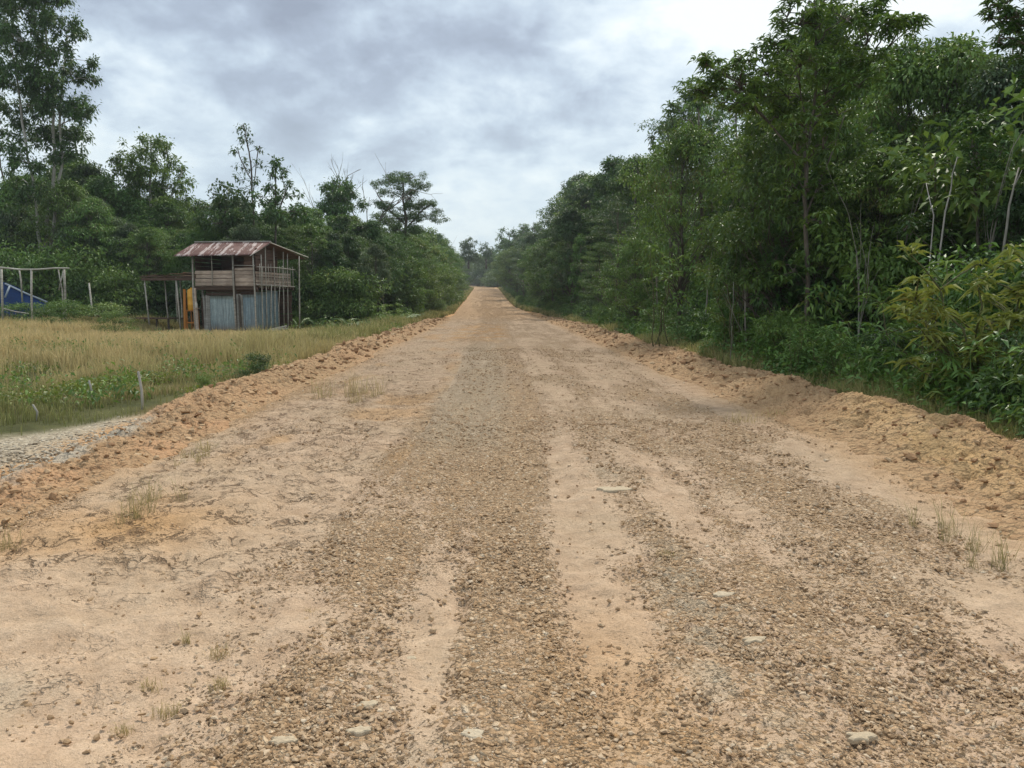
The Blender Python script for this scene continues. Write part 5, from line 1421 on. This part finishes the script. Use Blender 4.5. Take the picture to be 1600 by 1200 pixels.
HX, HD = -14.35, 34.48
HZ = float(gz(-12.9, 35)) + 0.02
HROT = -math.radians(9.5)
def hut():
    rng = np.random.default_rng(400)
    h = empty('hut', (HX, HD, HZ), HROT)
    tag(h, 'two-storey wooden hut with rusty tin roof and grey-blue tin sheets below', 'hut')
    Wd, Dp = 2.9, 3.65; FL = 2.10
    def tin(name, a, b, c, mat, nw=60, amp=0.018, label=None, jag=0.0):
        """corrugated sheet: corner a, width edge b, slope edge c"""
        a, b, c = map(lambda v: np.array(v, float), (a, b, c))
        nrm_ = nrm(np.cross(b - a, c - a)); nh = 10
        s = np.linspace(0, 1, nw * 4 + 1); t = np.linspace(0, 1, nh)
        S, T = np.meshgrid(s, t)
        jt = jag * (hash2(np.floor(S * nw / 9), S * 0, 3) - 0.5) * T
        V = a + (b - a) * S[..., None] + (c - a) * (T + jt)[..., None]
        wav = np.sin(S * nw * 2 * PI) * amp + (fbm(S * 6, T * 3, 2, 7) - 0.5) * 0.05
        V = V + nrm_ * wav[..., None]
        V2 = V - nrm_ * 0.006
        k = V.shape[0] * V.shape[1]; F = grid_faces(nh, len(s))
        nr, nc = nh, len(s)
        top = np.arange(nc); bot = (nr - 1) * nc + np.arange(nc); lf = np.arange(nr) * nc; rt = lf + nc - 1
        E = [np.stack([e[:-1], e[1:], e[1:] + k, e[:-1] + k], -1) for e in (top, bot, lf, rt)]
        me = mesh_np(name, np.vstack([V.reshape(-1, 3), V2.reshape(-1, 3)]), [F, F[:, ::-1] + k] + E, M[mat], None, True)
        o = link(name, me, h); 
        if label: o['label'] = label
        return o
    # roof: steep front slope, long back slope falling to the right
    tin('roof_sheet', (-0.30, 0.62, 4.08), (3.30, 0.95, 4.10), (-0.62, -0.62, 3.42), 'tin_roof', 34, 0.016, 'rusty front slope of the roof with pale streaks')
    tin('roof_sheet', (-0.25, 0.66, 4.06), (3.26, 0.99, 4.07), (-0.30, 4.6, 3.52), 'tin_brown', 34, 0.016, 'dark back slope of the roof')
    B = Buf(); B.tube([(3.25, 0.98, 4.06), (3.30, 2.6, 3.86), (3.34, 4.72, 3.60)], 0.022, 5, 0.9); B.tube([(-0.30, 0.60, 4.12), (1.4, 0.8, 4.13), (3.26, 0.96, 4.125)], 0.03, 5, 0.4)
    B.tube([(3.2, 0.9, 4.0), (3.0, -0.5, 3.4)], 0.02, 5, 0.3)
    link('rafter', B.mesh('rafter', M['pole']), h)
    # floor platform
    B = Buf(); B.box((1.45, 1.85, FL - 0.03), (3.1, 3.8, 0.05), tint=0.3)
    for v in (0.02, 1.2, 2.4, 3.6): B.box((1.47, v, FL - 0.11), (3.14, 0.07, 0.10), tint=0.35)
    link('floor', B.mesh('floor', M['plank_brown']), h)
    # upper walls of rough boards
    def boards(name, p0, p1, z0, z1, n, mat, gap=0.012, th=0.022, wob=0.015):
        B = Buf(); p0, p1 = np.array(p0, float), np.array(p1, float)
        L = np.linalg.norm(p1 - p0); ang = math.atan2(p1[1] - p0[1], p1[0] - p0[0]); hh = (z1 - z0) / n
        for i in range(n):
            c = (p0 + p1) / 2; zc = z0 + hh * (i + 0.5) + rng.normal(0, wob * 0.4)
            B.box((c[0], c[1] + rng.normal(0, 0.004), zc), (L * rng.uniform(0.985, 1.02), th * rng.uniform(0.7, 1.2), hh - gap * rng.uniform(0.6, 2.4)), (ang + rng.normal(0, 0.004), 'Z'), rng.uniform(0.25, 0.9), 0.006, rng)
        return link(name, B.mesh(name, M[mat]), h)
    boards('wall', (0.06, -0.02), (1.93, -0.02), FL + 0.02, 2.80, 4, 'plank')
    boards('wall', (1.98, -0.02), (2.88, -0.02), FL + 0.02, 2.92, 5, 'plank')
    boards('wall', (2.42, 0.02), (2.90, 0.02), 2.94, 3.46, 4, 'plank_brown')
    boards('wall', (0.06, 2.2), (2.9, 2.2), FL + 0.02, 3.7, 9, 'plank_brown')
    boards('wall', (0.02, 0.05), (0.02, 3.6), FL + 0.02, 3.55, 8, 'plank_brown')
    boards('wall', (2.93, 0.05), (2.93, 3.5), FL + 0.02, 2.76, 5, 'plank')
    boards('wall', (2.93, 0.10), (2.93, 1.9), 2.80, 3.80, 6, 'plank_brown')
    # posts
    def post(a, b, r=0.035, mat='pole', tint=0.6, name='post'):
        B = Buf(); a, b = np.array(a, float), np.array(b, float)
        mid = (a + b) / 2 + rng.normal(0, 0.018, 3)
        B.tube([a, (a + mid) / 2, mid, (b + mid) / 2, b], [r * 1.1, r, r, r * 0.95, r * 0.85], 7, tint)
        return link(name, B.mesh('post', M[mat], True), h)
    post((-0.03, -0.06, -0.1), (-0.02, -0.06, 3.5), 0.045); post((0.88, -0.06, FL), (0.90, -0.05, 3.5), 0.02, tint=0.8)
    post((1.97, -0.07, -0.1), (1.93, -0.07, 3.5), 0.045, tint=0.4); post((2.93, -0.08, -0.1), (2.90, -0.07, 3.55), 0.035)
    post((1.45, 2.3, -0.1), (1.45, 2.3, 3.7), 0.04, 'pole_dark'); post((0.0, 3.6, -0.1), (0.0, 3.6, 3.6), 0.04, 'pole_dark')
    post((2.2, -0.09, -0.1), (2.17, -0.10, 1.7), 0.05, 'pole_dark', 0.3)
    for i, (v, z0, z1, dx) in enumerate(((0.32, -0.1, 3.5, 0.03), (0.75, -0.1, 3.95, 0.02), (1.15, -0.1, 2.2, 0.06), (1.55, -0.1, 3.9, 0.03), (1.95, 0.1, 2.3, 0.08), (2.45, 0.3, 3.75, 0.05), (2.9, -0.1, 3.7, 0.04), (3.95, -0.1, 3.62, 0.14))):
        post((3.02 + dx * 0.5 + rng.normal(0, 0.02), v + rng.normal(0, 0.05), z0), (3.06 + dx, v, z1), 0.024 if i != 7 else 0.035, 'pole', 0.75)
    # railing of the balcony
    B = Buf(); B.tube([(3.07, -0.05, 2.95), (3.10, 1.8, 2.98), (3.14, 3.6, 2.94)], 0.02, 5, 0.9); B.tube([(3.05, -0.05, FL + 0.05), (3.1, 3.6, FL + 0.02)], 0.025, 5, 0.7)
    B.tube([(1.95, -0.10, 3.02), (3.0, -0.12, 2.99)], 0.012, 5, 0.8)
    link('rail', B.mesh('rail', M['pole'], True), h)
    for k in range(13):
        v = 0.15 + k * 0.27 + rng.normal(0, 0.03)
        B = Buf(); B.tube([(3.09, v, FL - 0.05 - rng.uniform(0, 0.1)), (3.10, v + rng.normal(0, 0.02), 2.98 + rng.uniform(-0.05, 0.15))], 0.012, 5, rng.uniform(0.4, 1))
        link('baluster', B.mesh('baluster', M['pole'], True), h)
    # lower storey: tin sheets and boards
    boards('wall', (0.35, 0.30), (2.9, 0.30), 1.55, FL - 0.16, 3, 'plank_brown')
    tin('tin_sheet', (0.72, -0.03, 1.66), (1.96, -0.03, 1.66), (0.72, -0.03, 0.02), 'tin_blue', 17, 0.014, 'pale blue-grey tin sheet at the left of the front')
    tin('tin_sheet', (2.32, -0.02, 1.72), (2.90, -0.03, 1.72), (2.32, -0.02, 0.0), 'tin_slate', 8, 0.014, 'darker tin sheet at the right of the front')
    tin('tin_sheet', (2.92, -0.01, 1.84), (2.97, 1.0, 1.84), (2.92, -0.01, 0.0), 'tin_slate', 12, 0.014)
    tin('tin_sheet', (2.96, 1.03, 1.92), (2.98, 1.95, 1.90), (2.96, 1.03, 0.02), 'tin_slate', 12, 0.014)
    def uprights(name, x0, x1, y, z1, n, mat):
        B = Buf()
        for i in range(n):
            x = x0 + (x1 - x0) * (i + 0.5) / n
            B.box((x, y, z1 / 2 + rng.normal(0, 0.02)), ((x1 - x0) / n * rng.uniform(0.82, 0.97), 0.02, z1 * rng.uniform(0.96, 1.02)), (rng.normal(0, 0.012), 'Y'), rng.uniform(0.2, 0.9), 0.005, rng)
        return link(name, B.mesh(name, M[mat]), h)
    uprights('board_panel', 0.36, 0.70, -0.02, 1.70, 3, 'plank_grey'); uprights('board_panel', 1.99, 2.31, -0.02, 1.72, 3, 'plank_grey')
    uprights('board_panel', 0.05, 0.30, 0.35, 1.6, 3, 'plank_brown')
    B = Buf(); B.box((0.45, 3.3, 1.0), (0.02, 0.02, 0.02)); 
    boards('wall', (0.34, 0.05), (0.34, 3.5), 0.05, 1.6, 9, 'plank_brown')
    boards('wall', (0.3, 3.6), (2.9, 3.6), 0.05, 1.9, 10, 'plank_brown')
    return h
hut()

def frame_point(u, v, z):
    c, s = math.cos(HROT), math.sin(HROT)
    return np.array([HX + u * c - v * s, HD + u * s + v * c, HZ + z])

def shelter():
    rng = np.random.default_rng(410)
    o0 = frame_point(-2.75, 0.6, 0)
    h = empty('open_shelter', tuple(o0), HROT)
    tag(h, 'low open shelter of thin poles under a flat brown tin roof, left of the hut', 'shelter')
    B = Buf()
    for i in range(4):
        B.box((0.36 + i * 0.68, 0.9, 2.62 + 0.02 * i), (0.72, 2.6, 0.018), (0.03 * (i % 2), 'Y'), 0.5, 0.01, rng)
    link('roof', B.mesh('roof', M['tin_brown']), h)
    B = Buf()
    for z, y in ((2.54, -0.38), (2.56, 0.9), (2.5, 2.1)): B.tube([(-0.15, y, z), (1.3, y, z + 0.02), (2.75, y, z - 0.03)], 0.035, 6, 0.3)
    B.box((1.3, -0.42, 2.43), (2.7, 0.03, 0.13), tint=0.3)
    link('beam', B.mesh('beam', M['plank_brown']), h)
    for (x0, x1, y) in ((0.22, 0.05, -0.35), (0.72, 0.58, 0.4), (1.0, 0.98, 1.0), (1.78, 1.66, -0.35), (2.2, 2.2, 0.9), (0.1, 0.1, 2.0), (1.5, 1.5, 2.0)):
        B = Buf(); B.tube([(x0, y, -0.2), ((x0 + x1) / 2 + rng.normal(0, 0.02), y, 1.2), (x1, y, 2.53)], [0.04, 0.035, 0.032], 7, rng.uniform(0.4, 1))
        link('post', B.mesh('post', M['pole'], True), h)
    # low slatted bench
    c = frame_point(-3.6, 0.3, 0)
    t = empty('bench_table', tuple(c), HROT); tag(t, 'low dark slatted platform on short legs under the left of the shelter', 'platform')
    B = Buf()
    for i in range(6): B.box((0.95, 0.1 + i * 0.2, 0.62 + rng.normal(0, 0.008)), (2.1, 0.16, 0.04), None, rng.uniform(0.2, 0.6), 0.006, rng)
    link('top', B.mesh('top', M['plank_brown']), t)
    for x in (0.05, 0.7, 1.3, 1.9):
        for y in (0.1, 1.05):
            B = Buf(); B.tube([(x, y, -0.15), (x, y, 0.60)], 0.03, 6, 0.4); link('leg', B.mesh('leg', M['pole_dark'], True), t)
shelter()

def orange_things():
    rng = np.random.default_rng(420)
    c = frame_point(-0.34, 0.25, 0)
    # tank on a wooden stand
    t = empty('water_drum', tuple(c), HROT); tag(t, 'orange water drum with rounded shoulders on a stand beside the hut', 'water drum')
    B = Buf(); prof = [(0.0, 1.02), (0.18, 1.02), (0.205, 1.05), (0.20, 1.25), (0.21, 1.27), (0.20, 1.29), (0.20, 1.6), (0.21, 1.62), (0.20, 1.64), (0.20, 1.88), (0.15, 1.97), (0.05, 2.0), (0.05, 2.04), (0.0, 2.04)]
    k = 20; an = np.arange(k) * 2 * PI / k
    V = np.vstack([np.stack([np.cos(an) * max(r, 0.001), np.sin(an) * max(r, 0.001), np.full(k, z)], -1) for r, z in prof])
    F = [[r * k + i, r * k + (i + 1) % k, (r + 1) * k + (i + 1) % k, (r + 1) * k + i] for r in range(len(prof) - 1) for i in range(k)]
    B.add(V, F); link('drum', B.mesh('drum', M['orange'], True), t)
    s = empty('drum_stand', tuple(c), HROT); tag(s, 'orange wooden stand carrying the water drum', 'stand')
    B = Buf(); B.box((0, 0, 0.99), (0.42, 0.42, 0.04)); link('top', B.mesh('top', M['orange_wood']), s)
    for x in (-0.18, 0.18):
        for y in (-0.18, 0.18):
            B = Buf(); B.box((x, y, 0.46), (0.05, 0.05, 1.01)); link('leg', B.mesh('leg', M['orange_wood']), s)
    B = Buf(); B.box((0, -0.18, 0.45), (0.31, 0.03, 0.06)); B.box((0, 0.18, 0.45), (0.31, 0.03, 0.06)); link('brace', B.mesh('brace', M['orange_wood']), s)
    p = frame_point(-0.60, 0.05, 0)
    B = Buf(); B.box((0, 0, 0.95), (0.11, 0.06, 2.05), (0.03, 'Y')); 
    o = link('plank', B.mesh('plank', M['orange_wood']), None, tuple(p), HROT); tag(o, 'upright orange board standing left of the water drum', 'board')
    p = frame_point(0.12, -0.2, 0)
    B = Buf(); B.box((0, 0, 0.98), (0.09, 0.05, 2.06), (-0.01, 'Y'), 0.9)
    o = link('plank', B.mesh('plank', M['plank']), None, tuple(p), HROT); tag(o, 'upright brown board between the water drum and the tin sheets', 'board')
    p = frame_point(0.22, -0.32, 0)
    B = Buf(); B.tube([(0, 0, 1.13), (0.0, 0, 1.16), (0, 0, 1.30), (0, 0, 1.36), (0, 0, 1.40)], [0.045, 0.055, 0.055, 0.03, 0.02], 10)
    B2 = Buf()
    o = link('plastic_bottle', B.mesh('plastic_bottle', M['jerry'], True), None, tuple(p)); tag(o, 'small pale bottle on a ledge at the left corner of the hut', 'bottle')
    B = Buf(); B.box((0, 0, 1.11), (0.24, 0.16, 0.03)); B.box((0, 0.06, 0.55), (0.05, 0.04, 1.09))
    o = link('ledge', B.mesh('ledge', M['plank']), None, tuple(p), HROT); tag(o, 'small wooden ledge on a stake under the pale bottle', 'ledge')
    # beams lying at the right end
    for i, (x0, y0, x1, y1, D, lb) in enumerate(((421, 514, 446, 508, 33.2, 'pale sawn beam lying on the ground right of the tin sheets, upper of two'), (424, 517, 448, 511, 32.9, 'pale sawn beam lying below the upper one, right of the tin sheets'))):
        a, b = P(x0, y0, D), P(x1, y1, D + 0.5); a[2] = float(gz(a[0], a[1])) + 0.12; b[2] = float(gz(b[0], b[1])) + 0.30 - 0.1 * i
        c = (a + b) / 2; L = np.linalg.norm(b - a) * 1.15; B = Buf()
        B.box((0, 0, 0), (L, 0.10, 0.06), None, 1.0)
        o = link('beam', B.mesh('beam', M['plank_grey']), None, tuple(c)); o.rotation_euler = (0, -math.asin((b[2] - a[2]) / L), math.atan2(b[1] - a[1], b[0] - a[0]))
        tag(o, lb, 'beam', 'beams beside the hut')
orange_things()

def pole_frame():
    rng = np.random.default_rng(430); D = 35.5
    X0 = Xat(50, D); z0 = float(gz(X0, D)); org = np.array([X0, D, z0])
    h = empty('pole_frame', tuple(org)); tag(h, 'bare frame of grey poles under one long crossbar at the left of the clearing', 'pole frame')
    B = Buf(); q = np.array([P(px, py, D) for px, py in ((-40, 416), (0, 418), (30, 421), (60, 421), (85, 419), (108, 419))]) - org
    B.tube(q, [0.045, 0.045, 0.04, 0.04, 0.038, 0.03], 7, 0.95); link('crossbar', B.mesh('crossbar', M['pole'], True), h)
    for (pts, r, dd) in (([(49, 421), (49, 460), (50, 499)], 0.045, 0), ([(30, 421), (33, 440), (35, 472)], 0.035, 1.2), ([(2, 420), (3, 450), (3, 490)], 0.05, 0.3), ([(100, 421), (101, 440), (102, 490)], 0.05, 0.2), ([(91, 421), (97, 452), (100, 490)], 0.028, 0.0), ([(99, 424), (92, 453)], 0.028, -0.2), ([(-35, 420), (-34, 495)], 0.045, 0)):
        q = np.array([P(px, py, D + dd) for px, py in pts]) - org
        if pts[-1][1] > 480: q[-1, 2] = -0.1
        B = Buf(); B.tube(q, r, 7, rng.uniform(0.5, 0.95)); link('post', B.mesh('post', M['pole'], True), h)
    # blue sheet slung behind the frame
    D = 38.5
    c = P(20, 470, D); t = empty('tarp_shelter', (c[0], D, float(gz(c[0], D)))); tag(t, 'blue tarpaulin lean-to slung low behind the pole frame at the left edge', 'tarpaulin')
    org2 = np.array(t.location)
    a, b, c_, d_ = P(-30, 430, D) - org2, P(10, 443, D) - org2, P(75, 475, D) - org2, P(-30, 482, D) - org2
    n = 24; S, T = np.meshgrid(np.linspace(0, 1, n), np.linspace(0, 1, n))
    ridge = np.where(S[..., None] < 0.35, a + (b - a) * (S / 0.35)[..., None], b + (c_ - b) * ((S - 0.35) / 0.65)[..., None])
    foot = ridge * 1.0; foot[..., 2] = 0.05; 
    V = ridge * (1 - T[..., None]) + foot * T[..., None]; V[..., 1] += -T * 1.3
    V += (fbm(S * 5, T * 4, 3, 3)[..., None] - 0.5) * np.array([0.05, 0.35, 0.12])
    V2 = V + [0, 0.01, 0.004]
    k = n * n; F = grid_faces(n, n)
    me = mesh_np('sheet', np.vstack([V.reshape(-1, 3), V2.reshape(-1, 3)]), [F, F[:, ::-1] + k], M['tarp_blue'], {'tint': np.zeros(2 * k)}, True)
    link('sheet', me, t)
    B = Buf(); B.tube(np.array([P(8, 443, D - 0.06), P(40, 458, D - 0.06), P(74, 472, D - 0.06)]) - org2, 0.045, 6, 0.9); link('ridge_pole', B.mesh('ridge_pole', M['tarp_pale'], True), t)
    B = Buf(); B.tube(np.array([P(15, 447, D - 0.7), P(8, 465, D - 0.9)]) - org2, 0.04, 6, 0.9); link('prop', B.mesh('prop', M['tarp_pale'], True), t)
    B = Buf(); q = np.array([P(6, 482, 33), P(24, 487, 33), P(45, 490, 33)]); c2 = q.mean(0); B.tube(q - c2, 0.025, 5, 1.0)
    tag(link('fallen_pole', B.mesh('fallen_pole', M['bark_pale'], True), None, tuple(c2)), 'thin pale pole lying in the grass at the left edge', 'pole')
    B = Buf(); q = P(140, 442, 35); g = float(gz(q[0], 35)); B.tube([(0, 0, -0.1), (0.04, 0, 0.9), (-0.03, 0, q[2] - g)], 0.035, 6, 0.9)
    tag(link('post', B.mesh('post', M['pole'], True), None, (q[0], 35, g)), 'lone thin post between the pole frame and the shelter', 'post')
pole_frame()

def stake(px, pyb, pyt, r, mat, label, seed):
    rng = np.random.default_rng(seed); d = px_dir(px, pyb)
    D = d[1] * (CAM_H - 0.0) / -d[2]
    for _ in range(4):
        z = float(gz(Xat(px, D), D)); D = d[1] * (CAM_H - z) / -d[2]
    X = Xat(px, D); H = P(px, pyt, D)[2] - z
    B = Buf(); B.tube([(0, 0, -0.1), (rng.normal(0, 0.01), 0, H * 0.5), (-0.03, 0, H * 0.97), (-0.03, 0, H)], [r, r, r, r * 0.7], 7, 0.95)
    tag(link('stake', B.mesh('stake', M[mat], True), None, (X, D, z)), label, 'stake', 'stakes in the near grass')
stake(213, 640, 580, 0.018, 'bark_pale', 'tallest pale wooden stake standing in the grass near the road', 1)
stake(134, 628, 594, 0.015, 'bark_pale', 'short pale stake beside the bare orange patch of ground', 2)
stake(43, 655, 632, 0.013, 'bark_pale', 'shortest pale stake, in the green grass near the left edge', 3)

# thin moist air over the whole place
def haze():
    x0, x1, y0, y1, z0, z1 = -950, 950, -480, 1450, -3.0, 45.0
    V = [(x0, y0, z0), (x1, y0, z0), (x1, y1, z0), (x0, y1, z0), (x0, y0, z1), (x1, y0, z1), (x1, y1, z1), (x0, y1, z1)]
    me = bpy.data.meshes.new('haze'); me.from_pydata(V, [], [(0, 3, 2, 1), (4, 5, 6, 7), (0, 1, 5, 4), (1, 2, 6, 5), (2, 3, 7, 6), (3, 0, 4, 7)])
    m = bpy.data.materials.new('haze'); m.use_nodes = True; t = NT(m.node_tree); t.n.clear()
    o_ = t.n.new('ShaderNodeOutputMaterial'); v = t.n.new('ShaderNodeVolumePrincipled')
    v.inputs['Color'].default_value = (0.80, 0.88, 0.95, 1); v.inputs['Density'].default_value = 0.0004; v.inputs['Anisotropy'].default_value = 0.2
    t.l.new(v.outputs[0], o_.inputs['Volume']); me.materials.append(m)
    tag(link('haze', me), kind='stuff')
haze()

# where several look-alikes share a description, say which one it is by its place among them
def tell_apart():
    from collections import defaultdict
    byl = defaultdict(list)
    for o in bpy.data.objects:
        if o.parent is None and 'label' in o: byl[o['label']].append(o)
    nth = ['leftmost', 'second from left', 'third from left', 'fourth from left', 'fifth from left', 'sixth from left', 'seventh from left', 'eighth from left', 'ninth from left', 'tenth from left', 'eleventh from left']
    num = {3: 'three', 4: 'four', 5: 'five', 6: 'six', 7: 'seven', 8: 'eight', 9: 'nine'}
    for l, os_ in byl.items():
        if len(os_) < 2: continue
        os_.sort(key=lambda o: o.location.x / max(1.0, o.location.y))
        n = len(os_)
        for i, o in enumerate(os_):
            if n == 2: w_ = ('left', 'right')[i] + ' one of two'
            elif i == n - 1: w_ = 'rightmost'
            elif i < len(nth): w_ = nth[i]
            else: continue
            s = l + ', ' + w_
            if len(s.split()) > 16: s = s.replace(' of the picture', '').replace(' on the right', '').replace(' at the forest front', '').replace(' over the crest', '')
            if len(s.split()) > 16: s = s.replace(' one of two', '').replace(' of the road', '').replace(' at the back', '')
            if len(s.split()) > 16: s = s.replace(' from left', '')
            o['label'] = s
tell_apart()
